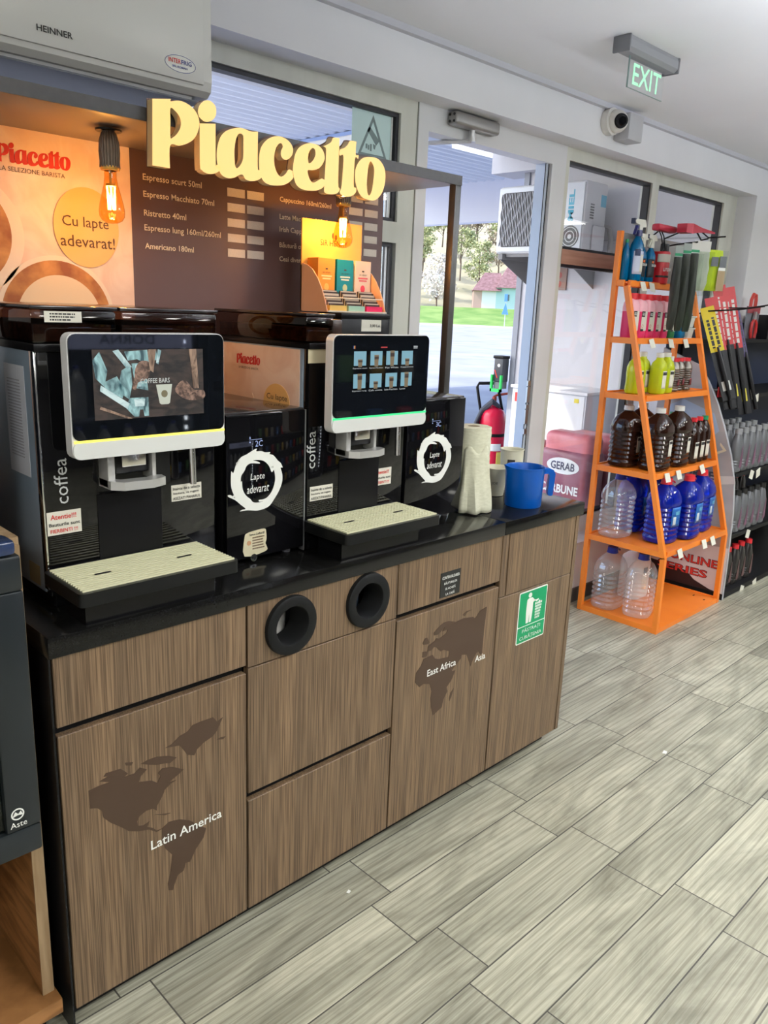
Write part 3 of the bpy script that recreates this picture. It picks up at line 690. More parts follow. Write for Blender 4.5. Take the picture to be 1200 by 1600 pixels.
        names = ('Espresso scurt', 'Espresso Macchiato', 'Flat White', 'Cappuccino', 'Espresso lung', 'Cafe crema', 'Latte Macchiato', 'Latte')
        for r in range(2):
            for c in range(4):
                a = sx0+.064+.054*c; z = 1.371-.054*r
                flat('menu_tile', [[rect(a, a+.040, z, z+.034)]], tile, sc, (0,q,0), t=.0004)
                hh = .018+.010*((c+2*r) % 3); cw = .0075
                flat('cup_picture', [[[(a+.02-cw*.8, z-.003),(a+.02+cw*.8, z-.003),(a+.02+cw, z-.003+hh),(a+.02-cw, z-.003+hh)]]], cup1, sc, (0,q-.0005,0), t=.0004)
                flat('coffee_picture', [[rect(a+.02-cw*.95, a+.02+cw*.95, z-.003+hh*.62, z-.003+hh*.86)]], cupd, sc, (0,q-.001,0), t=.0004)
                text('lettering', names[r*4+c], tw, sc, (0,q,0), FRONT, a-.003, z-.0085, .046 if len(names[r*4+c]) > 6 else .02, .0042)
        for k, (col) in enumerate(((.02,.06,.45), (.85,.65,.03), (.6,.03,.03))):
            flat('language_flag', [[rect(sx0+.061+.0022*k, sx0+.0632+.0022*k, 1.411, 1.418)]], E_('flag_%d' % k, col, .6), sc, (0,q,0), t=.0004)
        flat('status_mark', [[rect(cx-.012, cx+.010, 1.4125, 1.4155)]], E_('screen_red', (.7,.05,.05), .7), sc, (0,q,0), t=.0004)
        bars('fine_print', tw, sc, (0,q,0), FRONT, sx1-.060, 1.410, .018, .008, 2, 3, .0004)
    # spout bracket, steam pipe
    px = cx-.03; b = B()
    b.box(px-.050, px-.034, .085, .128, 1.140, 1.215, .003); b.box(px+.045, px+.055, .085, .128, 1.150, 1.215, .003)
    b.prism([[[(px-.050,.128),(px-.050,.075),(px-.030,.055),(px+.030,.050),(px+.062,.062),(px+.066,.085),(px+.050,.092),(px+.030,.080),(px-.024,.086),(px-.034,.100),(px-.034,.128)]]], (0,0,1.140), X, Y, .017)
    b.out('spout_bracket', silver, t, True)
    bbox_rect('spout_head', px-.030, px+.044, .095, .128, 1.165, 1.22, black_satin, t, .004)
    bbox_rect('spout_plate', px-.018, px+.034, .088, .096, 1.180, 1.215, M('spout_chrome', (.7,.68,.66), .2, 1), t, .002)
    B().cyl((cx+.115,.098,1.215),(cx+.117,.098,1.125),.0075,n=20).out('steam_pipe', chrome, t, True)
    # drip tray
    ta, tb = (x0-.012, x1-.050) if kind == 1 else (x0-.012, x1-.02)
    b = B(); b.prism([[rrect(ta, tb, -.042, .128, .012)]], (0,0,.957), X, Y, .026); tr = b.out('drip_tray', M('tray_black', (.006,.0065,.007), .32, spec=.3), t, True)
    b = B(); b.prism([[[(ta+.03,.10),(ta+.03,.01),(tb-.03,.01),(tb-.03,.10)]]], (0,0,.90), X, Y, .058); b.out('tray_base', M('tray_base', (.005,.005,.006), .25, spec=.3), t)
    b = B(); n_ = 15
    for k in range(n_):
        y = -.028 + (.145)*k/(n_-1); b.box(ta+.010, tb-.006, y-.0023, y+.0023, .983, .9865)
    for k in range(5):
        xx = ta+.03+(tb-ta-.06)*k/4; b.box(xx-.0015, xx+.0015, -.03, .118, .9805, .983)
    if kind == 2:
        for k in range(30):
            xx = ta+.012+(tb-ta-.02)*k/29; b.box(xx-.0012, xx+.0012, -.03, .118, .982, .9862)
    b.out('drip_grate', grate_m, tr, label='pale slatted drip grate')
    for fx in (.24, .76):
        xx = ta+(tb-ta)*fx; flat('grate_slot', [[rrect(xx-.017, xx+.017, .038, .044, .0025)]], black_matt, tr, (0,0,.9866), TOP, t=.0006)
    # lettering and stickers on the front
    la = text('lettering', 'coffea', M('grey_print', (.50,.52,.53), .5), fp, (0,.1278,0), (Z, -X), 1.113, -(x0+(.048 if kind == 1 else .026)), .090 if kind == 1 else .094, label='upright coffea lettering')
    def sticker(a, z, w, h, lines, mt=label_paper, lab='white notice sticker'):
        s_ = flat('notice_sticker', [[rect(a, a+w, z, z+h)]], mt, fp, (0,.128,0), t=.0005, label=lab)
        for s, fa, fz, fw, fh, m_ in lines: text('lettering', s, m_, s_, (0,.1276,0), FRONT, a+fa*w, z+fz*h, fw*w, fh*h, bold=.015)
    at = [('Atentie!!!', .10, .66, .75, .22, red_print), ('Bauturile sunt', .05, .37, .90, .15, black_print), ('FIERBINTI !!!', .08, .09, .80, .16, red_print)]
    ina = [('Inainte de a selecta', .05, .68, .90, .18, black_print), ('bautura, va rugam', .06, .38, .84, .18, black_print), ('ASEZATI PAHARUL', .04, .08, .92, .18, black_print)]
    if kind == 1: sticker(x0+.003, 1.052, .068, .047, at, lab='white hot drinks warning sticker'); sticker(x0+.272, 1.083, .074, .036, ina, lab='white place your cup sticker')
    else:
        sticker(x0+.232, 1.040, .065, .047, at, lab='white hot drinks warning sticker'); sticker(x0+.011, 1.029, .075, .037, ina, lab='white place your cup sticker')
        sticker(x0-.001, 1.372, .057, .044, [('Save a Coffee ID', .12, .78, .80, .10, black_print)], sticker_m, 'cream coffee card sticker')
        # marble sticker on the side
        ss = flat('side_sticker', [[rect(-.50, -.160, 1.262, 1.402)]], marble, t, (x0-.0002,0,0), LEFT, .0008, label='pink marble sticker')
        sO = (x0-.001,0,0)
        cc = lambda cx_, cz_, r, ry=None: [(min(max(a,-.5),-.16), max(b_,1.262)) for a, b_ in circ(cx_, cz_, r, 40, ry)]
        flat('cup_rim', [[cc(-.46, 1.225, .115)]], cup_print, ss, sO, LEFT); flat('coffee_surface', [[cc(-.47, 1.222, .092)]], crust, ss, (x0-.0017,0,0), LEFT)
        flat('orange_circle', [[cc(-.252, 1.262, .055, .050)]], circle_or, ss, sO, LEFT)
        logo(ss, sO, LEFT, -.428, 1.350, .105, .028, red_print)
        text('lettering', 'LA SELEZIONE BARISTA', brown_print, ss, sO, LEFT, -.418, 1.339, .088, .0055)
        text('lettering', 'Cu lapte', brown_print, ss, (x0-.002,0,0), LEFT, -.292, 1.267, .085, .019)
    if kind == 1:
        sh = flat('paper_sheet', [[rect(-.284, -.182, 1.160, 1.375)]], M('blank_paper', (.70,.72,.80), .7), t, (x0-.0002,0,0), LEFT, .0006, label='white paper sheet on machine side')
        flat('print_lines', [[rect(-.27, -.205, 1.345-.006*k, 1.3475-.006*k)] for k in range(26)], M('grey_text', (.42,.42,.48), .7), sh, (x0-.0009,0,0), LEFT, .0004)
        flat('rating_plate', [[rect(-.226, -.172, .938, .980)]], M('rating_plate', (.22,.20,.12), .5), t, (x0-.0002,0,0), LEFT, .0006)
        hl = flat('hopper_label', [[rect(x0+.020, x0+.090, 1.459, 1.479)]], label_paper, t, (0,.1195,0), t=.0005, label='white hopper label')
        bars('fine_print', black_print, hl, (0,.1195,0), FRONT, x0+.03, 1.461, .050, .016, 3, 4)
    return t
machine(.058, .440, 'black coffee machine at left with a barista picture on its screen', 1)
machine(.704, 1.046, 'black coffee machine at right with a drink menu on its screen', 2)
# ---------------------------------------------------------------- milk fridges
def milk(x0, x1, label, temp, kind):
    t = thing('milk_fridge', label, 'milk fridge', ((x0+x1)/2, .33, .90))
    bbox_rect('body', x0, x1-.004, .148, .52, .925, 1.258, black_satin, t, .003)
    bbox_rect('top_cover', x0-.001, x1+.0, .135, .525, 1.258, 1.266, M('fridge_top', (.05,.045,.045), .12, .2), t, .002)
    d = bbox_rect('door_front', x0, x1, .128, .146, .915, 1.262, black_gloss, t, .003)
    if kind == 1: bbox_rect('door_trim', x1-.001, x1+.002, .127, .146, .905, 1.262, M('grey_trim', (.30,.31,.33), .3, .6), t)
    b = B()
    for fx in (x0+.03, x1-.03):
        for y in (.16, .48): b.cyl((fx,y,.90),(fx,y,.926),.010,.013,n=14)
    b.out('foot', grey_plastic, t, True)
    dx = (x0+x1)/2 - .555 - .005 if kind == 2 else 0
    dz = -.010 if kind == 2 else 0
    cx0, cz0 = .5565, 1.093
    gs = [[[(a/1000+dx, b_/1000+dz) for a, b_ in lp] for lp in MILK]]
    for a, b_, r in ((.4985,1.150,.0022),(.5035,1.156,.0018),(.489,1.073,.0026),(.587,1.086,.002),(.600,1.131,.0018),(.595,1.130,.0012)): gs.append([circ(a+dx, b_+dz, r, 10)])
    flat('milk_splash', gs, white_print, d, (0,.128,0), t=.0006, smooth=3, label='white milk splash ring')
    text('lettering', 'Lapte', white_print, d, (0,.1278,0), FRONT, .535+dx, 1.101+dz, .040, .020, bold=.0, skew=.1)
    text('lettering', 'adevarat', white_print, d, (0,.1278,0), FRONT, .525+dx, 1.074+dz, .062, .020, bold=.0, skew=.1)
    lcd = E_('fridge_display', (.42,.52,.85), .9); a = .533 if kind == 1 else 1.158
    z = 1.186 if kind == 1 else 1.186
    text('temperature', temp, lcd, d, (0,.1276,0), FRONT, a+.016, z-.002, .021, .014, label='lit temperature display')
    flat('display_line', [[rect(a, a+.035, z+.0145, z+.0153)]], lcd, d, (0,.128,0), t=.0005)
    flat('display_mark', [[[(a,z+.018),(a+.004,z+.018),(a+.002,z+.023)]], [[(a,z+.008),(a+.004,z+.008),(a+.002,z+.012)]]], lcd, d, (0,.128,0), t=.0005)
    b = B(); lx = x0+.075 if kind == 1 else x0+.07
    b.cyl((lx,.127,.9145),(lx,.150,.9145),.0095); b.out('door_lock', chrome, t, True)
    b = B(); b.cyl((lx,.126,.9145),(lx,.127,.9145),.004); b.out('keyhole', black_matt, t)
    if kind == 1:
        lab = flat('coffee_card_sticker', [[catmull([(.5185,.922),(.580,.925),(.582,.938),(.579,.945),(.582,.955),(.581,.972),(.576,.982),(.545,.981),(.525,.978),(.5185,.968)],3)]], sticker_m, d, (0,.128,0), t=.0006, label='cream coffee card sticker')
        text('lettering', 'Save a Coffee ID', black_print, lab, (0,.1274,0), FRONT, .532, .9705, .044, .0055, bold=.02)
        bars('fine_print', M('dark_brown_print', (.15,.10,.06), .6), lab, (0,.1276,0), FRONT, .541, .934, .035, .034, 5, 2)
        flat('cookie_print', [[circ(.531, .953, .006, 18)]], M('tan_print', (.55,.30,.16), .6), lab, (0,.1274,0), t=.0004)
    return t
milk(.470, .697, 'black milk fridge between the two coffee machines', '2C', 1)
milk(1.058, 1.302, 'black milk fridge beside the kitchen roll', '3C', 2)
# ---------------------------------------------------------------- tea display
T = thing('tea_display', 'open orange cardboard tea display standing on the right coffee machine', 'display stand', (1.01, .34, 1.489))
orange_card = noise_mat('orange_card', (.80,.42,.10), (.86,.48,.13), (8,8,8), .6)
peach = noise_mat('peach_card', (.78,.46,.28), (.82,.50,.32), (8,8,8), .6)
bk = bbox_rect('back_card', .898, 1.118, .398, .402, 1.490, 1.734, orange_card, T)
text('lettering', 'SIR HENRY', brown_print, bk, (0,.3975,0), FRONT, .962, 1.668, .10, .016)
flat('emblem', [[circ(1.008,1.696,.004,10,.008)], [circ(1.019,1.692,.004,10,.008)]], brown_print, bk, (0,.398,0), t=.0005)
for a in (.898, 1.116):
    prof = [(.402,1.49),(.402,1.61),(.395,1.617),(.375,1.612),(.355,1.60),(.335,1.578),(.318,1.55),(.305,1.52),(.295,1.49)]
    B().prism([[[(-y, z) for y, z in prof]]], (a+.003,0,0), -Y, Z, .003).out('side_card', peach, T)
bbox_rect('base_card', .901, 1.116, .295, .398, 1.4895, 1.493, peach, T)
b = B(); b.box(.899,1.118,.292,.295,1.490,1.494); b.cyl((.901,.311,1.528),(1.117,.311,1.528),.0016,n=8)
b.out('front_rail', M('pale_rail', (.80,.72,.60), .4), T)
bxs = [('orange', (.85,.30,.03), (.93,.50,.10)), ('teal', (.0,.22,.26), (.55,.62,.35)), ('peach', (.80,.60,.46), (.85,.06,.10))]
for k, (nm, c, dot) in enumerate(bxs):
    a = .915 + .068*k; w = .061
    t = thing('tea_box', '%s tea sachet box in the cardboard display' % nm, 'tea box', (a+w/2, .36, 1.4935), 'tea boxes in the display')
    F = lambda z: .372 - 0.0*z
    mt = noise_mat('tea_card_'+nm, c, tuple(v*1.1 for v in c), (6,6,6), .5)
    bb = B(); bb.box(a, a+w, .352, .395, 1.4935, 1.632, .001); ob = bb.out('carton', mt, t)
    b2 = B(); b2.box(a, a+w, .303, .352, 1.4935, 1.508); b2.out('carton_tray', M('tea_tray_'+nm, ((.80,.55,.14),(.35,.62,.5),(.75,.02,.12))[k], .5), t)
    q = (0,.352,0); pr = M('tea_print_'+nm, ((.95,.7,.3),(.80,.80,.66),(.75,.12,.14))[k], .6); dk = M('tea_dark', (.06,.03,.02), .6)
    flat('medallion', [[circ(a+w*.5, 1.556, .0085, 20, .010)]], M('tea_dot_'+nm, dot, .5), ob, q, t=.0005)
    flat('emblem', [[circ(a+w*.5-.002, 1.604, .0022, 8)], [circ(a+w*.5+.002, 1.604, .0022, 8)]], dk, ob, q, t=.0005)
    flat('title_bars', [[rect(a+w*.20, a+w*.80, 1.583, 1.587)], [rect(a+w*.26, a+w*.74, 1.576, 1.580)]], pr, ob, q, t=.0005)
    text('lettering', 'SIR HENRY', dk, ob, q, FRONT, a+w*.25, 1.592, w*.5, .004)
    # sachets, their edges seen from the front
    stripes = [M('sachet_dark', (.05,.025,.02), .6), M('sachet_pale', (.70,.58,.45), .6)]
    for j in range(9):
        y = .345 - .0042*j
        ang = .35 - .05*j
        sb = B(); sb.box(a+.004, a+w-.004, y-.0012, y+.0012, 1.500, 1.530+.018*math.cos(j*.35))
        sb.out('tea_sachet', stripes[j % 2], t)
def remap(o):
    v = o.location.copy()
    o.location = (1.035+(v.x-.898)*1.09, .45+(v.y-.292)*1.18, 1.4885+(v.z-1.4895)*1.09); o.scale = (1.09, 1.18, 1.09)
remap(T)
for o in [q for q in COL.objects if q.name.startswith('tea_box')]: remap(o)
t = thing('black_tin', 'black box with a white price label under the tea display', 'box', (1.16,.50,1.266))
bbox_rect('tin_body', 1.062, 1.255, .420, .522, 1.2665, 1.484, black_satin, t, .004); bbox_rect('tin_lid', 1.058, 1.259, .416, .526, 1.472, 1.4882, black_satin, t, .002)
pt = flat('price_label', [[rect(1.142, 1.224, 1.436, 1.470)]], label_paper, t, (0,.420,0), t=.0006, label='white price label')
text('lettering', '3,00 Lei', black_print, pt, (0,.4192,0), FRONT, 1.176, 1.447, .042, .010, bold=.02)
# ---------------------------------------------------------------- things on the end worktop
paper = noise_mat('kitchen_paper', (.62,.62,.48), (.70,.70,.56), (60,60,160), .9, 3, bump=.4)
t = thing('kitchen_roll', 'pale kitchen paper roll with a loose hanging sheet', 'kitchen roll', (1.392, .165, .90))
n_ = 30; prof = []
for k in range(n_+1): prof.append((.0555 + .0007*math.sin(k*2.1), .902 + .262*k/n_))
B().lathe([(.019,.902)] + prof + [(.050,1.166),(.020,1.1655),(.019,1.15),(.019,1.0)], (1.392,.165,0), 40).out('paper_roll', paper, t, True)
B().lathe([(.0165,.903),(.0185,.903),(.0185,1.1655),(.0165,1.1655),(.0165,1.0)], (1.392,.165,0), 24).out('card_core', M('card_core', (.35,.29,.20), .8), t, True)
b = B(); rows = []
for k in range(15):
    z = 1.10 - .197*k/14; spread = .25 + .75*(k/14)
    row = []
    for j in range(13):
        a = math.radians(-165 + (80+45*spread)*j/12); r = .0575 + .014*(k/14)**1.5*(1+.5*math.sin(j*1.3+k*.2)) + .004*math.sin(j*2.0)*(k/14)
        row.append(b.bm.verts.new((1.392 + r*math.cos(a), .165 + r*math.sin(a), z + .012*math.sin(j*.8)*(1-k/14))))
    rows.append(row)
for k in range(14):
    for j in range(12): b.bm.faces.new((rows[k][j], rows[k][j+1], rows[k+1][j+1], rows[k+1][j]))
o = b.out('loose_sheet', paper, t, True); so_ = o.modifiers.new('s', 'SOLIDIFY'); so_.thickness = .001
blue = M('blue_plastic', (.0,.085,.42), .28)
t = thing('measuring_jug', 'blue plastic jug standing on the end worktop', 'jug', (1.588, .098, .90))
jx, jy = 1.588, .098
b = B(); n_ = 44; rings = []
prof = [(.0,.9005),(.058,.9005),(.0595,.904),(.062,1.018),(.064,1.026),(.065,1.029),(.0625,1.030),(.0605,1.026),(.0585,.910),(.0,.906)]
for r, z in prof:
    ring = []
    for i in range(n_):
        a = 2*math.pi*i/n_; k = 1.0
        d_ = math.atan2(math.sin(a-math.radians(150)), math.cos(a-math.radians(150)))
        if z > 1.0: k += .16*math.exp(-(d_/.18)**2)*min(1, (z-1.0)/.028)
        ring.append(b.bm.verts.new((jx+r*k*math.cos(a), jy+r*k*math.sin(a), z+(.006*math.exp(-(d_/.2)**2) if z > 1.02 else 0))))
    rings.append(ring)
for q in range(len(rings)-1):
    for i in range(n_):
        try: b.bm.faces.new((rings[q][i-1], rings[q][i], rings[q+1][i], rings[q+1][i-1]))
        except Exception: pass
bmesh.ops.remove_doubles(b.bm, verts=b.bm.verts, dist=1e-5)
b.out('jug_body', blue, t, True)
ha = math.radians(-38); hd = Vector((math.cos(ha), math.sin(ha), 0)); hs = Vector((-math.sin(ha), math.cos(ha), 0))
prof = [(.058,1.024),(.077,1.025),(.092,1.019),(.099,1.007),(.096,.938),(.091,.933),(.081,.935),(.078,.946),(.080,1.001),(.076,1.007),(.058,1.005)]
B().prism([[[(a, z) for a, z in prof]]], Vector((jx,jy,0))+hs*.010, hd, Z, .020).out('jug_handle', blue, t)
cupm = noise_mat('paper_cup', (.66,.64,.50), (.70,.68,.54), (30,30,30), .7)
def cup(x, y, h, r0, r1, label, emb):
    t = thing('paper_cup', label, 'paper cup', (x, y, .90))
    B().lathe([(0,.9015),(r0,.9015),(r1,.90+h-.003),(r1+.002,.90+h-.001),(r1+.001,.90+h+.001),(r1-.002,.90+h-.002),(r0-.002,.905),(0,.905)], (x,y,0), 36).out('cup_body', cupm, t, True)
    a = math.radians(215); nrm = Vector((math.cos(a), math.sin(a), 0)); R = Vector((-nrm.y, nrm.x, 0))
    rr = (r0+r1)/2 + .0035
    if emb == 'joe': text('lettering', 'JOE', M('cup_print_grey', (.10,.10,.08), .7), t, Vector((x,y,0))+nrm*rr, (R, Z), -.010, .90+h*.42, .022, .012)
    else: flat('emblem', [[rect(-.013,.013,.90+h*.55,.90+h*.78)], ], black_print, t, Vector((x,y,0))+nrm*(rr-.001), (R, Z), t=.0008)
cup(1.625, .245, .098, .031, .042, 'small white paper cup behind the blue jug', 'joe')
cup(1.742, .268, .145, .034, .041, 'tall beige paper cup with dark emblem behind the blue jug', 'sq')
# ---------------------------------------------------------------- left of the counter
t = thing('wooden_cabinet', 'honey wood cabinet with open niche left of the counter', 'cabinet', (-.33, .33, 0))
b = B(); b.box(-.045,-.022,.05,.62,.09,1.07); b.box(-.66,-.045,.60,.62,.09,1.07); b.box(-.66,-.637,.05,.60,.09,1.07)
b.out('side_panel', honey, t)
bbox_rect('niche_shelf', -.637, -.045, .045, .60, .445, .470, honey, t)
bbox_rect('bottom_board', -.66, -.018, .015, .62, .055, .09, honey, t)
bbox_rect('top_board', -.66, -.022, .05, .62, 1.07, 1.085, pale_wood, t)
bbox_rect('plinth', -.65, -.04, .06, .60, 0, .055, black_matt, t)
bbox_rect('edge_strip', -.045, -.022, .046, .05, .09, 1.07, pale_wood, t)
t = thing('display_fridge', 'small black glass-door fridge in the wooden cabinet', 'fridge', (-.34, .25, .47))
bbox_rect('fridge_body', -.63, -.050, .06, .55, .474, 1.066, black_satin, t)
b = B(); b.box(-.62,-.037,.0,.045,.472,.53,.006); b.box(-.62,-.037,.0,.045,1.00,1.066,.006); b.box(-.10,-.037,.0,.045,.53,1.00,.004); b.box(-.62,-.57,.0,.045,.53,1.00,.004)
dd = b.out('fridge_door', M('fridge_black', (.012,.016,.019), .3), t, True)
bbox_rect('glass_pane', -.57, -.10, .012, .016, .53, 1.00, glass_mat('dark_glass', (.45,.55,.55)), dd)
bbox_rect('fridge_inside', -.58, -.09, .05, .058, .53, 1.0, M('fridge_inside', (.03,.05,.055), .4), t)
b = B(); b.box(-.60,-.045,-.004,.05,1.068,1.095,.008); b.out('fridge_top', M('fridge_blue_black', (.02,.035,.09), .12), t, True)
text('lettering', 'Aste', white_print, dd, (0,-.0012,0), FRONT, -.094, .540, .030, .012)
flat('emblem', [[circ(-.079,.566,.012,20), circ(-.079,.566,.0095,20)], [[(-.089,.562),(-.083,.572),(-.078,.566),(-.073,.571),(-.069,.562),(-.079,.564)]]], white_print, dd, (0,0,0), t=.0006)
t = thing('display_case', 'tall dark glossy case with pale front edge beside the left coffee machine', 'display case', (-.23, .33, 1.086))
bbox_rect('case_body', -.40, -.028, .14, .45, 1.086, 1.46, M('case_dark', (.012,.016,.028), .15), t, .003)
bbox_rect('case_edge', -.030, -.026, .137, .141, 1.086, 1.44, steel, t)

# ---------------------------------------------------------------- wall and ceiling items
t = thing('air_conditioner', 'white wall-mounted indoor air conditioner above the poster', 'air conditioner', (.31, .78, 2.03))
acm = M('ac_white', (.66,.67,.66), .28)
prof = [(.78,2.33),(.60,2.335),(.565,2.32),(.552,2.29),(.550,2.046),(.555,2.024),(.572,2.012),(.60,2.009),(.78,2.002)]
B().prism([[[(-y, z) for y, z in prof]]], (.715,0,0), -Y, Z, .82).out('ac_body', acm, t, False)
bbox_rect('front_cover', -.105, .690, .5465, .5515, 2.036, 2.318, acm, t, .002)
B().prism([[[(-.580,2.0105),(-.70,2.005),(-.70,1.999),(-.584,2.004)]]], (.675,0,0), -Y, Z, .78).out('air_flap', M('ac_flap', (.60,.61,.63), .3), t)
bbox_rect('underside_grille', -.09, .70, .575, .778, 1.9985, 2.0025, M('ac_underside', (.10,.11,.13), .5), t)
text('lettering', 'HEINNER', black_print, t, (0,.546,0), FRONT, .272, 2.0615, .080, .013, bold=.02)
st = flat('oval_sticker', [[circ(.623, 2.070, .044, 32, .020)]], white_print, t, (0,.5465,0), t=.0006, label='white oval service sticker')
text('lettering', 'INTER', red_print, st, (0,.5457,0), FRONT, .590, 2.070, .034, .010, bold=.02); text('lettering', 'FRIG', M('blue_print', (.03,.05,.25), .5), st, (0,.5457,0), FRONT, .625, 2.070, .029, .010, bold=.02)
text('lettering', 'SRL-ROMAN', M('blue_print'), st, (0,.5457,0), FRONT, .600, 2.060, .042, .005, bold=.02)
flat('oval_outline', [[circ(.623, 2.070, .043, 32, .0192), circ(.623, 2.070, .0418, 32, .018)]], M('blue_print'), st, (0,.5458,0), t=.0004)

t = thing('exit_sign', 'grey ceiling exit sign with green EXIT on a clear plate', 'exit sign', (2.33, .25, 2.44))
b = B(); b.prism([[[(-.222,2.439),(-.218,2.425),(-.218,2.402),(-.230,2.390),(-.268,2.390),(-.280,2.402),(-.280,2.425),(-.276,2.439)]]], (2.505,0,0), -Y, Z, .345); b.out('lamp_housing', M('exit_grey', (.24,.24,.25), .4), t)
for ea in (2.150, 2.505): bbox_rect('end_cap', ea, ea+.010, .215, .283, 2.387, 2.44, M('exit_grey_dark', (.17,.17,.18), .4), t, .004)
pl = bbox_rect('clear_plate', 2.215, 2.465, .2475, .2525, 2.291, 2.391, glass_mat('exit_plate', (.97,.985,.985)), t)
eg = M('exit_green', (.35,.78,.48), .5, emit=(.36,.85,.52), es=.42)
text('lettering', 'EXIT', eg, pl, (0,.2465,0), FRONT, 2.240, 2.304, .200, .068, bold=.008)
b = B(); b.box(2.214,2.2155,.247,.253,2.290,2.391); b.box(2.2145,2.4655,.247,.253,2.290,2.2912); b.out('plate_edge', M('green_glass_edge', (.25,.35,.33), .3), pl)

t = thing('security_camera', 'white dome security camera on a grey box on the beam', 'security camera', (3.04, .78, 2.37))
bbox_rect('junction_box', 3.03, 3.155, .700, .778, 2.300, 2.415, M('camera_box', (.46,.46,.48), .5), t, .006)
wc = M('camera_white', (.72,.70,.66), .35)
dv = Vector((-.55,-.80,-.12)).normalized()
cc = Vector((2.975, .735, 2.368))
b = B(); b.cyl((2.965,.779,2.368),(2.965,.745,2.368),.056,.058); b.ball(cc, .050, 3); b.out('dome', wc, t, True)
b = B(); b.cyl(cc+dv*.043, cc+dv*.056, .032, .028); b.out('lens_ring', black_matt, t, True)
b = B(); b.cyl(cc+dv*.056, cc+dv*.060, .022, .018); b.out('lens', black_gloss, t)

s_ = flat('security_sticker', [[rect(1.535, 1.742, 2.005, 2.203)]], M('frost_sticker', (.46,.60,.60), .5, emit=(.3,.42,.42), es=0.25), None, (0,.9295,0), t=.0008)  # weak glow put into the sticker material; it is no lamp
tag(s_, 'square pale security camera sticker on the window', 'sticker')
gp = M('sticker_grey', (.20,.27,.28), .6)
tri = [(1.565,2.040),(1.712,2.040),(1.638,2.182)]; tri2 = [(1.581,2.050),(1.696,2.050),(1.638,2.160)]
flat('warning_triangle', [[tri, tri2]], gp, s_, (0,.9287,0), t=.0006)
flat('camera_pictogram', [[[(1.610,2.128),(1.622,2.142),(1.672,2.100),(1.656,2.082)]], [[(1.640,2.086),(1.655,2.082),(1.650,2.068),(1.644,2.070)]], [rect(1.604,1.612,2.066,2.082)], [rect(1.615,1.622,2.063,2.079)], [rect(1.626,1.634,2.060,2.084)]], gp, s_, (0,.9287,0), t=.0006)

# ---------------------------------------------------------------- orange rack
orange = noise_mat('orange_steel', (.80,.20,.018), (.86,.24,.025), (5,5,5), .38)
rk = thing('orange_rack', 'tall orange steel rack tapering upwards beside the window', 'rack', (3.38, .475, 0))
RX0, RX1, RB = 3.02, 3.74, .70
SH = [(.0, .25), (.390, .256), (.755, .361), (1.120, .459), (1.385, .538), (1.650, .613)]
w = .024
def bar(b, p, q, wx=w, wy=w):
    p, q = Vector(p), Vector(q); vs = []
    d = (q-p).normalized(); a = X if abs(d.x) < .9 else Y; c = d.cross(a).normalized(); a = c.cross(d).normalized()
    A = [b.bm.verts.new(pp + a*sx*wx/2 + c*sy*wy/2) for pp in (p, q) for sx, sy in ((-1,-1),(1,-1),(1,1),(-1,1))]
    for f in ((3,2,1,0),(4,5,6,7),(0,1,5,4),(1,2,6,5),(2,3,7,6),(3,0,4,7)): b.bm.faces.new([A[i] for i in f])
for xx in (RX0+w/2, RX1-w/2):
    b = B(); bar(b, (xx,RB-w/2,0), (xx,RB-w/2,1.90 if xx < 3.3 else 1.66)); b.out('rear_post', orange, rk)
    b = B(); bar(b, (xx,.25+w/2,0), (xx,.256+w/2,.39)); bar(b, (xx,.256+w/2,.385), (xx,.613+w/2,1.65)); b.out('front_post', orange, rk)
for i, (z, yf) in enumerate(SH):
    b = B(); zz = z+.004 if i else .004
    h = .028
    b.box(RX0+w, RX1-w, yf+.002, yf+.014, z, z+h+ (0 if i else -.004)); b.box(RX0+w, RX1-w, RB-.014, RB-.002, z, z+h)
    b.box(RX0+.002, RX0+.014, yf+w, RB-w, z, z+h); b.box(RX1-.014, RX1-.002, yf+w, RB-w, z, z+h)
    b.box(RX0+.014, RX1-.014, yf+.014, RB-.014, z+h-.012, z+h-.006)
    b.out('shelf', orange, rk)
bbox_rect('back_board', RX0+w, RX1-.02, RB-.012, RB-.008, 1.68, 1.895, M('grey_board', (.30,.30,.30), .5), rk, label='grey pegboard back')
tagm = M('price_tag', (.74,.74,.66), .6)
rnd = random.Random(3)
for i, xs in ((1,(3.16,3.43,3.53)),(2,(3.14,3.26,3.52)),(3,()),(4,(3.16,3.36,3.52)),(5,(3.15,3.24)),):
    z, yf = SH[i]
    for xx in xs:
        b = B(); b.box(-.024,.024,-.001,.001,-.045,0); b.rot(rnd.uniform(-.12,.12),'Y'); b.rot(-.35,'X'); bmesh.ops.translate(b.bm, verts=b.bm.verts, vec=(xx, yf-.002, z+.024))
        b.out('price_tag', tagm, rk)
b = B(); b.prism([[catmull([(3.04,.262),(3.045,.268),(3.06,.272),(3.075,.268),(3.09,.275),(3.085,.285),(3.07,.282),(3.055,.290),(3.045,.28)],2)], [rect(3.66,3.68,.36,.367)], [rect(3.64,3.655,.29,.298)]], (0,0,.0225), X, Y, .0006); b.out('paint_chips', black_matt, rk)

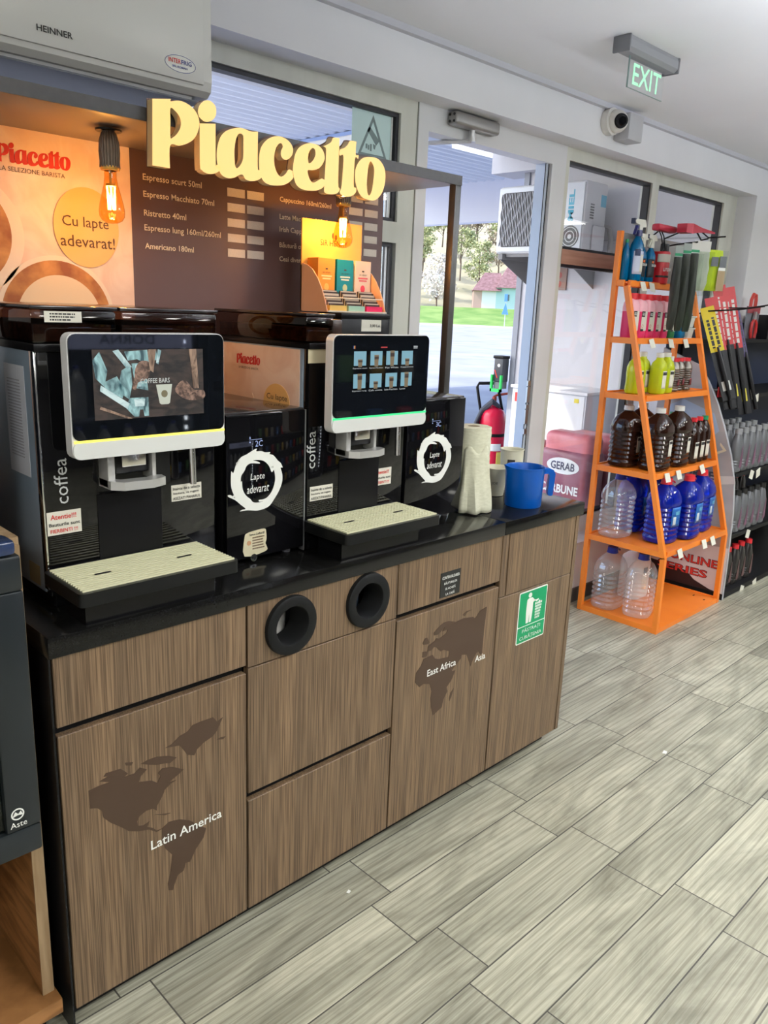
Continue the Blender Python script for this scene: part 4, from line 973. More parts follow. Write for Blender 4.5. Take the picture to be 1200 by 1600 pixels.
# ---------------------------------------------------------------- bottles
def ribs(r, z0, z1, n, amp=.0025, k=4):
    o = []
    for i in range(n*k+1):
        a = i/(n*k); o.append((r - amp*(.5-.5*math.cos(2*math.pi*a*n)), z0+(z1-z0)*a))
    return o
def radius_at(prof, z):
    for (r0, z0), (r1, z1) in zip(prof, prof[1:]):
        if z0 <= z <= z1 and z1 > z0: return r0 + (r1-r0)*(z-z0)/(z1-z0)
    return prof[-1][0]
def wrap(prof, p, ax, ay, ang0, ang1, z0, z1, mat, name, parent, off=.0012, rot=0, n=10, label=None):
    b = B(); rows = []
    zs = [z0+(z1-z0)*k/6 for k in range(7)]; rmax = max(radius_at(prof, z) for z in zs)
    for z in zs:
        row = []
        for i in range(n+1):
            a = ang0+(ang1-ang0)*i/n; k = (abs(math.cos(a))**p + abs(math.sin(a))**p)**(-1/p)
            rr = max(radius_at(prof, z), rmax-.0006)
            x, y = (rr*k*math.cos(a)*ax, rr*k*math.sin(a)*ay); v = Vector((x, y, 0)); v += v.normalized()*off
            row.append(b.bm.verts.new((v.x*math.cos(rot)-v.y*math.sin(rot), v.x*math.sin(rot)+v.y*math.cos(rot), z)))
        rows.append(row)
    for i in range(len(rows)-1):
        for j in range(n): b.bm.faces.new((rows[i][j], rows[i][j+1], rows[i+1][j+1], rows[i+1][j]))
    o = b.out(name, mat, parent, True, label=label); s = o.modifiers.new('s', 'SOLIDIFY'); s.thickness = .0005
    return o
def thin_plastic(name, tint, haze):
    # thin clear bottle wall with a little milky scatter, seen through
    mt = glass_mat(name, tint); n, l = mt.node_tree.nodes, mt.node_tree.links
    o = [x for x in n if x.type == 'OUTPUT_MATERIAL'][0]; old = o.inputs[0].links[0].from_socket
    df = n.new('ShaderNodeBsdfDiffuse'); df.inputs[0].default_value = (.85,.87,.90,1); mx = n.new('ShaderNodeMixShader'); mx.inputs[0].default_value = haze
    l.new(old, mx.inputs[1]); l.new(df.outputs[0], mx.inputs[2]); l.new(mx.outputs[0], o.inputs[0])
    g = [x for x in n if x.type == 'BSDF_GLOSSY'][0]; g.inputs[1].default_value = .05
    mr = [x for x in n if x.type == 'MAP_RANGE'][0]; mr.inputs['To Min'].default_value = 2.0; mr.inputs['To Max'].default_value = .5
    return mt
def liquid(name, c, rough=.06, trans=.92, ior=1.33): return M(name, c, rough, trans=trans, ior=ior)
AF = math.radians(-125)     # the bearing of the camera from the rack
clear = thin_plastic('clear_water', (.98,.99,1.0), .13); blue_l = liquid('blue_screenwash', (.006,.03,.62), .03, .6, 1.45); dark_l = liquid('dark_cola', (.030,.011,.007), .03, .35, 1.45)
yell_l = liquid('lime_liquid', (.80,.93,.03), .05, .4); pink_l = liquid('pink_coolant', (.93,.05,.20), .3, .25); green_l = liquid('green_coolant', (.02,.22,.07), .3, .25); bl2 = liquid('light_blue_liquid', (.0,.20,.48), .12, .45)
cap = lambda c, nm: M(nm, c, .4)
blue_cap, red_cap, white_cap, green_cap, black_cap = cap((.01,.02,.28),'blue_cap'), cap((.60,.02,.03),'red_cap'), cap((.72,.72,.70),'white_cap'), cap((.01,.22,.09),'green_cap'), cap((.012,.012,.012),'black_cap')
BIG = [(.060,.0),(.078,.006),(.084,.02)] + ribs(.086,.03,.20,7,.0065) + [(.086,.215),(.080,.24),(.062,.270),(.036,.290),(.024,.298),(.022,.304),(.022,.315)]
def big_jug(body, capm, label_kind=None, name='water_jug', handle=True, s=1.0):
    t = thing(name, '', 'water jug')
    pr = [(r*s, z*s) for r, z in BIG]
    B().lathe(pr, (0,0,0), 36, 3.2, 1, .84).out('jug_body', body, t, True)
    B().cyl((0,0,.303*s),(0,0,.328*s),.027*s,.026*s,n=26).out('cap', capm, t, True)
    if handle:
        B().tube([(.026*s*math.cos(a), .026*s*math.sin(a), .300*s) for a in [2*math.pi*k/20 for k in range(20)]] , .0035*s, 6, True).out('cap_ring', capm, t, True)
        B().tube([(.026*s,0,.302*s),(.05*s,0,.307*s),(.072*s,0,.301*s),(.076*s,0,.294*s)], .004*s, 6).out('carry_strap', capm, t, True)
    if label_kind == 'blue':
        b0 = wrap(pr, 3.2, 1, .84, AF+.25, AF+1.15, .09*s, .19*s, M('blue_label', (.01,.12,.42), .35), 'label', t)
        wrap(pr, 3.2, 1, .84, AF+.40, AF+.68, .10*s, .142*s, M('label_white_spot', (.60,.68,.74), .4), 'label_spot', t, .0022)
        wrap(pr, 3.2, 1, .84, AF+.60, AF+1.0, .150*s, .168*s, M('label_cyan', (.10,.35,.55), .4), 'label_swirl', t, .0022)
    elif label_kind == 'paper':
        wrap(pr, 3.2, 1, .84, AF+.55, AF+.95, .08*s, .165*s, label_paper, 'label', t)
        wrap(pr, 3.2, 1, .84, AF+.58, AF+.92, .145*s, .160*s, black_print, 'label_print', t, .0022)
    return t
def setname(o, lab, grp=None, cat=None):
    o['label'] = lab
    if grp: o['group'] = grp
    if cat: o['category'] = cat
    return o
def at(o, x, y, z, rz=0):
    o.location = (x, y, z); o.rotation_euler = (0,0,rz); return o
z0 = .0225
j = big_jug(clear, blue_cap); setname(at(j, 3.128, .590, z0), 'clear ribbed water jug with blue cap, rear one on the bottom shelf', 'clear water jugs', 'water jug')
setname(clone(j, (3.150,.425,z0), rz=.25), 'clear ribbed water jug with blue cap, front one on the bottom shelf', 'clear water jugs')
setname(clone(j, (3.128,.592,.4125), rz=-.1), 'clear water jug with blue cap standing alone left of the blue jugs', 'clear water jugs')
t = thing('canister', 'white plastic canister behind the water jugs on the bottom shelf', 'canister', (0,0,0))
B().lathe([(.06,0),(.075,.005),(.08,.02),(.08,.20),(.072,.235),(.05,.25),(.03,.258),(.028,.275)], (0,0,0), 32, 4, 1, .8).out('canister_body', M('milky_plastic', (.74,.74,.74), .4), t, True)
B().cyl((0,0,.272),(0,0,.30),.032).out('cap', white_cap, t, True)
wrap([(.08,0),(.08,.25)], 4, 1, .8, AF+.2, AF+.9, .06, .19, label_paper, 'label', t); wrap([(.08,0),(.08,.25)], 4, 1, .8, AF+.3, AF+.8, .15, .18, black_print, 'label_print', t, .002)
at(t, 3.385, .585, z0)
jb = big_jug(blue_l, red_cap, 'blue', 'screenwash_jug'); at(jb, 3.405, .360, .4125); setname(jb, 'blue screenwash jug with red cap at the front middle of its shelf', 'blue screenwash jugs', 'screenwash jug')
for x, y, rz, lab in ((3.610,.385,.05,'blue screenwash jug with red cap at the right front of its shelf'), (3.222,.392,-.1,'blue screenwash jug just behind the front orange post'), (3.305,.605,.1,'blue screenwash jug at the back beside the clear jug'), (3.50,.60,.0,'blue screenwash jug at the back middle of its shelf')):
    setname(clone(jb, (x,y,.4125), rz=rz), lab, 'blue screenwash jugs')
jd = big_jug(dark_l, white_cap, 'paper', 'dark_jug', False, .93)
at(jd, 3.145, .60, .7775); setname(jd, 'dark brown ribbed jug with white cap, leftmost of its shelf', 'dark jugs', 'jug')
for x, y, lab in ((3.185,.452,'dark brown ribbed jug with white cap at the front left'), (3.315,.615,'dark brown jug half hidden behind the front orange post'), (3.385,.452,'dark brown ribbed jug with white cap in the middle of the front row')):
    setname(clone(jd, (x,y,.7775)), lab, 'dark jugs')
SM = [(.028,0),(.036,.005),(.038,.02),(.038,.13),(.036,.155),(.026,.19),(.015,.21),(.0135,.215),(.0135,.225)]
def small(body, capm, name, label, s=1, prof=SM, ch=.020, cr=.0165, lab=True, p=2.6, cat='bottle'):
    t = thing(name, label, cat); pr = [(r*s, z*s) for r, z in prof]
    B().lathe(pr, (0,0,0), 28, p).out('bottle_body', body, t, True)
    zt = pr[-1][1]; B().cyl((0,0,zt-.006),(0,0,zt-.006+ch),cr,cr*.96,n=20).out('cap', capm, t, True)
    if lab:
        wrap(pr, p, 1, 1, AF+.05, AF+.85, .03*s, .115*s, label_paper, 'label', t); wrap(pr, p, 1, 1, AF+.08, AF+.82, .095*s, .11*s, black_print, 'label_print', t, .002)
    return t
sr = small(dark_l, red_cap, 'dark_bottle', 'small dark bottle with red cap in front beside the middle dark jug'); at(sr, 3.520, .430, .7775); sr['group'] = 'small dark bottles'
setname(clone(sr, (3.600,.435,.7775)), 'small dark bottle with red cap left of the green-capped corner bottle', 'small dark bottles')
setname(clone(sr, (3.565,.62,.7775)), 'small dark bottle with red cap in the back row', 'small dark bottles')
sgr = small(dark_l, green_cap, 'dark_bottle', 'small dark bottle with green cap at the right front corner of its shelf'); at(sgr, 3.672, .440, .7775); sgr['group'] = 'small dark bottles'
setname(clone(sgr, (3.645,.61,.7775)), 'small dark bottle with green cap in the back row', 'small dark bottles')
setname(clone(sgr, (3.49,.58,.7775)), 'small dark bottle with green cap directly behind the middle dark jug', 'small dark bottles')
YL = [(.030,0),(.037,.005),(.039,.02),(.037,.06),(.039,.10),(.038,.13),(.030,.155),(.018,.168),(.016,.175),(.016,.185)]
yb = small(yell_l, white_cap, 'lime_bottle', 'lime yellow liquid bottle with white cap at the left of its shelf', 1, YL, .022, .019, True, 3.0); at(yb, 3.135, .585, 1.1425); yb['group'] = 'lime yellow bottles'
for x, y, lab in ((3.225,.60,'lime yellow bottle partly behind the front orange post'), (3.245,.520,'lime yellow bottle with white cap, front middle one'), (3.340,.530,'lime yellow bottle with white cap beside the grey bottle')):
    setname(clone(yb, (x,y,1.1425)), lab, 'lime yellow bottles')
gb = small(M('grey_bottle', (.22,.23,.24), .35, .3), white_cap, 'grey_bottle', 'single slim grey bottle with white cap between lime and ribbed bottles', 1, [(.022,0),(.026,.005),(.027,.13),(.018,.155),(.015,.165)], .022, .017, True, 2); at(gb, 3.408, .545, 1.1425)
RB_ = [(.026,0),(.031,.004)] + ribs(.032,.01,.115,9,.004) + [(.029,.128),(.018,.145),(.016,.150),(.016,.158)]
met = M('dark_pewter', (.16,.145,.12), .3, .75)
rbt = small(met, red_cap, 'ribbed_bottle', 'dark ribbed additive bottle with red cap next to the grey bottle', 1, RB_, .018, .020, False, 2.2)
wrap([(.034,0),(.034,.2)], 2.2, 1, 1, AF+.3, AF+1.0, .03, .065, M('maroon_label', (.12,.02,.025), .5), 'label', rbt)
at(rbt, 3.478, .555, 1.1425); rbt['group'] = 'ribbed additive bottles'
for x, y, lab in ((3.553,.565,'dark ribbed additive bottle with red cap, middle one of the three'), (3.625,.560,'dark ribbed additive bottle with red cap by the right post'), ):
    setname(clone(rbt, (x,y,1.1425)), lab, 'ribbed additive bottles')
PK = [(.036,0),(.042,.005),(.0435,.02),(.0435,.145),(.040,.165),(.028,.182),(.022,.187)]
def coolant(body, capm, label, txt, capc=None):
    t = thing('coolant_bottle', label, 'coolant bottle', (0,0,0), 'coolant bottles'); t.scale = (.86, 1, 1)
    B().lathe(PK, (0,0,0), 32, 4.5, 1, .72).out('bottle_body', body, t, True)
    B().lathe([(.0436,.128),(.0436,.146),(.0402,.166),(.0285,.183),(.0235,.187)], (0,0,0), 32, 4.5, 1.004, .724).out('pale_shoulder', M('pale_'+body.name, tuple(.45+.5*c for c in body.node_tree.nodes['Principled BSDF'].inputs['Base Color'].default_value[:3]), .4), t, True)
    B().cyl((0,0,.183),(0,0,.212),.026,.025,n=24).out('cap', capm, t, True)
    yf = -.0435*.72-.0008
    lb = flat('label', [[rrect(-.030,.030,.038,.130,.004)]], label_paper, t, (0,yf,0), t=.0006)
    flat('label_band', [[rect(-.030,.004,.104,.130)]], black_print, lb, (0,yf-.0006,0), t=.0005)
    if txt: text('lettering', txt, white_print, lb, (0,yf-.0008,0), FRONT, -.026, .110, .026, .014, bold=.03)
    flat('hazard_mark', [[circ(-.012,.060,.009,18), circ(-.012,.060,.0075,18)]], red_print, lb, (0,yf-.0006,0), t=.0005)
    flat('label_foot', [[rect(-.030,.0,.036,.046)]], black_print, lb, (0,yf-.0006,0), t=.0005)
    return t
p1 = coolant(pink_l, red_cap, 'pink coolant bottle with red cap left of the front orange post', 'G12'); at(p1, 3.087, .620, 1.4075)
for k, lab in enumerate(('pink coolant bottle mostly hidden by the front orange post','pink coolant bottle just right of the front orange post','pink coolant bottle, fourth from the left','pink coolant bottle beside the green one')):
    setname(clone(p1, (3.166+.0775*k,.620,1.4075)), lab, 'coolant bottles')
g1 = coolant(green_l, red_cap, 'green coolant bottle behind the long black bags', ''); at(g1, 3.477, .620, 1.4075)
t = thing('blue_bottle', 'flat blue liquid bottle behind the hanging bags', 'bottle', (0,0,0))
B().lathe([(.038,0),(.043,.005),(.045,.02),(.045,.085),(.038,.12),(.022,.15),(.018,.16)], (0,0,0), 32, 4, 1, .8).out('bottle_body', bl2, t, True); B().cyl((0,0,.157),(0,0,.18),.02).out('cap', blue_cap, t, True)
at(t, 3.564, .610, 1.4075, .0)
wt = thing('plastic_tray', 'white plastic tray, lower one of the stack at shelf end', 'tray', (0,0,0), 'stacked white trays')
B().lathe([(.0,.0),(.030,.0),(.036,.050),(.042,.052),(.042,.058),(.034,.055),(.028,.004),(0,.004)], (0,0,0), 32, 5, 1, 1.1).out('tray_body', white_cap, wt, True)
at(wt, 3.658, .610, 1.4075)
setname(clone(wt, (3.658,.610,1.4675)), 'white plastic tray, upper one of the stack at shelf end', 'stacked white trays')
# top shelf
def sprayer(body, label, trig, capm, txt, s=1.0, loc=(0,0,0), rz=0, lab2=None):
    t = thing('spray_bottle', label, 'spray bottle', (0,0,0), 'spray bottles')
    pr = [(r*s, z*s) for r, z in [(.028,0),(.034,.005),(.036,.02),(.036,.15),(.033,.17),(.020,.195),(.014,.205),(.0135,.215)]]
    B().lathe(pr, (0,0,0), 28, 2.6, 1, .8).out('bottle_body', body, t, True)
    b = B(); b.cyl((0,0,.208*s),(0,0,.236*s),.0185*s,.016*s,n=20); b.out('collar', capm, t, True)
    b = B(); b.prism([[[(-.052*s,.262*s),(-.058*s,.274*s),(-.05*s,.282*s),(.03*s,.284*s),(.046*s,.262*s),(.046*s,.252*s),(.015*s,.250*s),(.012*s,.236*s),(-.012*s,.236*s),(-.016*s,.258*s)]]], (0,.012*s,0), X, Z, .024*s); b.out('spray_head', trig, t)
    b = B(); b.prism([[[(-.014*s,.256*s),(-.026*s,.256*s),(-.042*s,.215*s),(-.036*s,.212*s),(-.022*s,.238*s),(-.012*s,.240*s)]]], (0,.007*s,0), X, Z, .014*s); b.out('trigger', capm, t)
    b = B(); b.box(-.064*s,-.052*s,-.010*s,.010*s,.260*s,.284*s); b.out('nozzle', M('dark_navy', (.01,.012,.04), .4), t)
    wrap(pr, 2.6, 1, .8, AF-.75, AF+1.0, .035*s, .140*s, lab2 or M('sky_label', (.60,.64,.80), .5), 'label', t)
    if lab2 is None:
        wrap(pr, 2.6, 1, .8, AF-.55, AF+.25, .118*s, .148*s, M('navy_print', (.02,.03,.08), .5), 'label_print', t, .0022); wrap(pr, 2.6, 1, .8, AF+.35, AF+.98, .045*s, .125*s, label_paper, 'label_text', t, .0022)
    else:
        yf = -.036*s*.8-.003; wrap(pr, 2.6, 1, .8, AF+.1, AF+.5, .118*s, .130*s, M('ice_orange', (.80,.14,.02), .5), 'label_print', t, .0022)
        text('lettering', 'DE-ICER', white_print, t, (-.006*s,yf+.001,0), (Vector((1,0,0)), Z), -.022*s, .098*s, .052*s, .014*s, bold=.03)
    at(t, *loc, rz); return t
sp = sprayer(bl2, 'large blue spray bottle with white trigger head at the rack top', M('spray_white', (.70,.70,.62), .4), M('navy_cap', (.012,.014,.10), .4), '', 1.0, (3.114,.640,1.6725), 0)
sp2 = sprayer(bl2, 'first black-labelled blue de-icer spray bottle beside the large spray bottle', M('spray_white'), M('spray_white'), '', .80, (3.19,.655,1.6725), 0, M('ice_label', (.02,.022,.026), .5))
setname(clone(sp2, (3.268,.650,1.6725)), 'second black-labelled blue de-icer spray bottle next to the red can', 'spray bottles')
t = thing('screenwash_bottle', 'slim blue bottle squeezed behind the left orange post', 'bottle', (0,0,0)); B().lathe(SM, (0,0,0), 24).out('bottle_body', bl2, t, True); B().cyl((0,0,.22),(0,0,.24),.016).out('cap', green_cap, t, True); at(t, 3.066, .668, 1.6725, 0)
t.scale = (.55,.55,.8)
t = thing('red_can', 'red and white canister with slanted lettering on the top shelf', 'canister', (0,0,0))
rp = [(.034,0),(.040,.004),(.041,.012),(.041,.148),(.038,.156)]
B().lathe(rp, (0,0,0), 32, 2.4).out('can_body', M('can_red', (.56,.02,.03), .3), t, True)
wrap(rp, 2.4, 1, 1, AF-.9, AF+1.1, .105, .143, label_paper, 'label_white', t); wrap(rp, 2.4, 1, 1, AF-.95, AF+1.15, .032, .042, black_print, 'label_band', t)
text('lettering', 'LITEN', white_print, t, Vector((math.cos(AF+.35), math.sin(AF+.35), 0))*.0445, (Vector((-math.sin(AF+.35), math.cos(AF+.35), 0)), Z), -.026, .062, .05, .016, bold=.03, skew=.25)
b = B()
for k in range(4):
    a = AF - .6 + .5*k; b.cyl((.026*math.cos(a), .026*math.sin(a), .155), (.026*math.cos(a), .026*math.sin(a), .192), .0065, n=10)
b.out('black_peg', black_cap, t)
at(t, 3.362, .640, 1.6725)
# hanging packs on hooks from the pegboard
redp = M('red_hanger', (.42,.02,.045), .45); film = glass_mat('clear_film', (.93,.95,.93), rough=.12)
B().box(3.235,3.42,.600,.645,1.918,1.950,.010).out('hanger_bar', redp, rk, True, label='short red hanger bar')
for k in range(2):
    q = 3.285+.025*k; B().tube([(q,.63,1.925),(q-.005,.61,1.895),(q-.01,.59,1.83)], .003, 6).out('wire_hook', black_matt, rk)
B().tube([(3.33,.64,1.935),(3.33,.686,1.90),(3.33,.686,1.80)], .004, 6).out('wire_hook', black_matt, rk)
b = B(); pts = [(3.36,.525,.575,1.918,1.958),(3.42,.52,.585,1.916,1.962),(3.60,.56,.59,1.938,1.960),(3.83,.595,.605,1.952,1.960)]
rr = []
for x, ya, yb_, za, zb in pts: rr.append([b.bm.verts.new(p) for p in ((x,ya,za),(x,yb_,za),(x,yb_,zb),(x,ya,zb))])
for i in range(3):
    for k in range(4): b.bm.faces.new((rr[i][k-1], rr[i][k], rr[i+1][k], rr[i+1][k-1]))
b.bm.faces.new(rr[0]); b.bm.faces.new(rr[-1][::-1]); b.out('hanger_bar', redp, rk, label='long tapering red hanger bar')
for pts in ([(3.46,.685,1.86),(3.43,.60,1.868),(3.38,.47,1.872)], [(3.64,.58,1.945),(3.64,.54,1.915),(3.66,.46,1.92)], [(3.56,.57,1.94),(3.54,.53,1.895),(3.53,.49,1.90)], [(3.46,.69,1.84),(3.46,.685,1.90),(3.46,.575,1.94)]): B().tube(pts, .004, 6).out('wire_hook', black_matt, rk)
def longbag(x, y, ztop, h, w_, body, label, hdr=None, cat='bag', grp=None, hdrc=None, tilt=0, twist=.6):
    t = thing('hanging_bag', label, cat, (x,y,ztop), grp)
    b = B(); n_ = 14; rows = []
    for k in range(n_+1):
        z = ztop - .05 - h*k/n_; q = math.sin(math.pi*min(1, max(.06, k/n_*1.02)))**.35; ring = []
        for i in range(20):
            a = 2*math.pi*i/20; rx = w_/2*(.80+.2*q)*(1+.05*math.sin(k*1.3+i)); ry = .018*q+.003
            ring.append(b.bm.verts.new((x + rx*math.cos(a), y + ry*math.sin(a)*(1+.25*math.sin(3*a+k*.35)), z)))
        rows.append(ring)
    for k in range(n_):
        for i in range(20): b.bm.faces.new((rows[k][i-1], rows[k][i], rows[k+1][i], rows[k+1][i-1]))
    b.bm.faces.new(rows[0][::-1]); b.bm.faces.new(rows[-1])
    b.rot(twist, 'Z', (x,y,0)); b.out('pack_content', body, t, True)
    c, s = math.cos(twist), math.sin(twist); R = Vector((c, s, 0))
    O = Vector((x,y,0))
    if hdr: flat('header_card', [[rect(-w_/2, w_/2, ztop-.05, ztop)]], hdr, t, O, (R, Z), .001)
    if hdrc: flat('header_band', [[rect(-w_/2, w_/2, ztop-.045, ztop-.033)]], hdrc, t, O+R.cross(Z)*.001, (R, Z), .0008)
    flat('clear_sleeve', [[rect(-w_/2-.008, w_/2+.008, ztop-.075-h, ztop-.052)]], film, t, O + R.cross(Z)*.027, (R, Z), .0006)
    return t
blk = noise_mat('black_rubber_fabric', (.016,.018,.016), (.045,.048,.043), (40,40,6), .5, 4)
TW = -.45
longbag(3.262, .500, 1.845, .340, .044, blk, 'long black packed item in clear film, left of the three', M('grey_header', (.30,.33,.31), .5), grp='long black bags', hdrc=green_cap, twist=TW)
longbag(3.325, .490, 1.862, .362, .046, blk, 'long black packed item in clear film, middle one', M('grey_header'), grp='long black bags', hdrc=green_cap, twist=TW)
longbag(3.388, .480, 1.870, .372, .048, blk, 'long black packed item under the white and green header card', M('white_header', (.70,.70,.66), .5), grp='long black bags', hdrc=green_cap, twist=TW)
longbag(3.535, .515, 1.890, .19, .100, noise_mat('milky_bag', (.50,.54,.46), (.64,.68,.60), (30,30,10), .4), 'milky white packed bag between black bags and yellow vest', M('white_header'), grp=None, twist=TW)
vm = noise_mat('hi_vis_yellow', (.70,.86,.02), (.80,.95,.04), (20,20,20), .6, 3, bump=.6)
v = longbag(3.655, .505, 1.905, .20, .115, vm, 'packed fluorescent yellow safety vest on a hook', None, cat='safety vest', twist=TW)
R = Vector((math.cos(TW), math.sin(TW), 0)); O = Vector((3.655,.505,-.010)) + R.cross(Z)*.0285
flat('grey_stripe', [[rect(-.035,.008,1.785,1.830)], [rect(.016,.058,1.780,1.835)]], M('vest_grey', (.10,.11,.12), .5), v, O, (R, Z), .0008)
flat('brown_insert', [[rect(.012,.058,1.665,1.765)]], M('vest_insert', (.34,.25,.14), .6), v, O, (R, Z), .0008); flat('barcode_strip', [[rect(.014,.056,1.765,1.780)]], white_print, v, O, (R, Z), .0008)
# ---------------------------------------------------------------- black shelving on the right
gd = thing('gondola_shelving', 'black shop shelving unit right of the orange rack with oil bottles', 'shelving', (4.7, .5, 0))
blk_sh = M('shelf_black', (.007,.007,.008), .5, spec=.2)
bbox_rect('back_panel', 3.80, 5.8, .755, .775, .0, 1.50, M('navy_panel', (.012,.019,.042), .5, spec=.25), gd)
for z, yf, dz in ((.005,.25,.03),(.345,.265,.02),(.690,.285,.02),(1.075,.455,.025),(1.385,.60,.02)):
    b = B(); b.box(3.801, 5.8, yf, .755, z, z+dz); o = b.out('shelf', blk_sh, gd)
    xs = {.005:(4.05,4.22),.345:(4.05,),.690:(4.02,4.10),1.075:(4.18,4.36),1.385:()}[z]
    for k, xx in enumerate(xs):
        b = B(); b.box(-.026,.026,-.001,.001,-.048,0); b.rot((.3,-.25,.1)[k % 3],'Y'); bmesh.ops.translate(b.bm, verts=b.bm.verts, vec=(xx, yf-.003, z+dz*.8)); b.out('price_tag', tagm, gd)
art = noise_mat('end_panel_print', (.26,.27,.30), (.46,.47,.50), (2.5,2.5,5), .35, 3, .3, .7)
prof = [(.25,0),(.252,.187),(.262,.489),(.281,.664),(.321,.813),(.382,.964),(.434,1.079),(.499,1.19),(.56,1.27),(.775,1.35),(.775,0)]
ep = B().prism([[[(-y, z) for y, z in prof]]], (3.80,0,0), -Y, Z, .02).out('end_panel', art, gd, label='printed grey end panel')
q = (3.78,0,0); aw = M('art_white', (.70,.68,.72), .4); an = M('art_navy', (.07,.08,.12), .4)
flat('print_white_field', [[[(-.77,.045),(-.50,.05),(-.44,.085),(-.33,.045),(-.256,.035),(-.256,.30),(-.77,.27)]]], aw, ep, q, LEFT, .0006)
flat('print_dark_swoosh', [[[(-.77,.0),(-.256,.0),(-.256,.035),(-.33,.045),(-.42,.075),(-.47,.115),(-.52,.125),(-.77,.14)]]], M('art_black', (.03,.015,.018), .4), ep, (3.7794,0,0), LEFT, .0006)
flat('print_blue_shape', [[[(-.72,.80),(-.52,.80),(-.40,.93),(-.44,1.02),(-.62,1.08),(-.74,1.02)], [(-.66,.90),(-.56,.90),(-.52,.95),(-.60,1.0)]]], M('art_blue', (.35,.45,.62), .35), ep, q, LEFT, .0006)
flat('print_band', [[[(-.77,.55),(-.275,.66),(-.285,.70),(-.77,.62)]]], M('art_light', (.60,.60,.60), .35), ep, q, LEFT, .0006)
text('lettering', 'ONLINE', black_print, ep, (3.7785,0,0), LEFT, -.584, .168, .286, .050, bold=.045)
text('lettering', 'ONLINE', red_print, ep, (3.7778,0,0), LEFT, -.580, .171, .278, .044, bold=.02)
text('lettering', 'SERIES', black_print, ep, (3.7785,0,0), LEFT, -.650, .099, .302, .047, bold=.045)
text('lettering', 'SERIES', red_print, ep, (3.7778,0,0), LEFT, -.646, .102, .294, .041, bold=.02)
text('lettering', 'FORCE', an, ep, (3.7785,0,0), LEFT, -.60, .66, .21, .045, bold=.03)
flat('print_arrow', [[[(-.40,.80),(-.345,.83),(-.385,.87),(-.385,.855),(-.365,.832),(-.40,.815)]]], M('art_gold', (.65,.60,.45), .4), ep, q, LEFT, .0006)
flat('kick_strip', [[rect(-.77,-.25,0,.035)]], black_matt, ep, (3.7790,0,0), LEFT, .001)
# oil bottles
OIL = [(.030,0),(.037,.004),(.0385,.02)] + ribs(.0385,.03,.075,3,.003) + [(.0385,.09),(.037,.14),(.028,.185),(.020,.205),(.018,.212)]
def oil(mat, capm, nm, label, grp, ch=.030):
    t = thing(nm, label, 'oil bottle', (0,0,0), grp)
    B().lathe(OIL, (0,0,0), 26, 3, 1.05, .75).out('bottle_body', mat, t, True)
    B().cyl((0,0,.208),(0,0,.208+ch),.0195,.0185,n=20).out('cap', capm, t, True)
    b = B(); b.prism([[catmull([(-.006,.030),(.024,.030),(.024,.075),(.014,.140),(.008,.140),(.0,.08)],3)]], (0,-.0385*.75-.0012,0), X, Z, .0006); b.out('label', {'silver_oil':M('mauve_label', (.16,.07,.12), .45)}.get(nm, M('dark_label', (.10,.05,.05), .45)), t)
    return t
sil = M('oil_grey', (.13,.135,.145), .38, .25); silc = M('oil_cap_grey', (.36,.37,.39), .35, .3)
o1 = oil(sil, silc, 'silver_oil', 'upper shelf grey oil bottle, first from left, front row', 'grey oil bottles'); o1.location = (3.855,.325,.7105)
names = ['second','third','fourth','fifth','sixth','seventh']
n_ = 0
for row, y in enumerate((.325,.430,.535)):
    for k in range(6):
        if row == 0 and k == 0: continue
        x = 3.855+.088*k+.03*row
        lab = 'upper shelf grey oil bottle, %s from left, %s row' % (['first','second','third','fourth','fifth','sixth'][k], ['front','second','third'][row])
        clone(o1, (x,y,.7105), lab, 'grey oil bottles')
for k in range(5):
    clone(o1, (3.915+.088*k,.305,.3655), 'lower shelf grey oil bottle with black cap, %s from the left' % ['first','second','third','fourth','fifth'][k], 'grey oil bottles, lower shelf')
for o in [q for q in COL.objects if q.get('group') == 'grey oil bottles, lower shelf']:
    for ch in list(o.children):
        if ch.name.startswith('cap'):
            ch.data = ch.data.copy(); ch.data.materials[0] = black_cap
o2 = oil(M('oil_dark', (.020,.018,.018), .22), red_cap, 'dark_oil', 'bottom shelf dark oil bottle with red cap, first at the front', 'red-capped oil bottles', .026); o2.location = (3.93,.315,.0355)
for k, (x, y, lab) in enumerate(((4.02,.31,'second at the front'),(4.115,.315,'third at the front'),(4.21,.31,'fourth at the front'),(3.98,.42,'first in the second row'),(4.075,.42,'second in the second row'),(4.17,.42,'third in the second row'))):
    clone(o2, (x,y,.0355), 'bottom shelf dark oil bottle with red cap, '+lab, 'red-capped oil bottles')
for k in range(4):
    clone(o2, (3.99+.10*k,.44,.3655+.0), 'red-capped dark bottle behind the lower grey oil bottles, %s from left' % ['first','second','third','fourth'][k], 'red-capped oil bottles, lower shelf')
for o in [q for q in COL.objects if q.get('group') == 'red-capped oil bottles, lower shelf']: o.scale = (1,1,1.22)
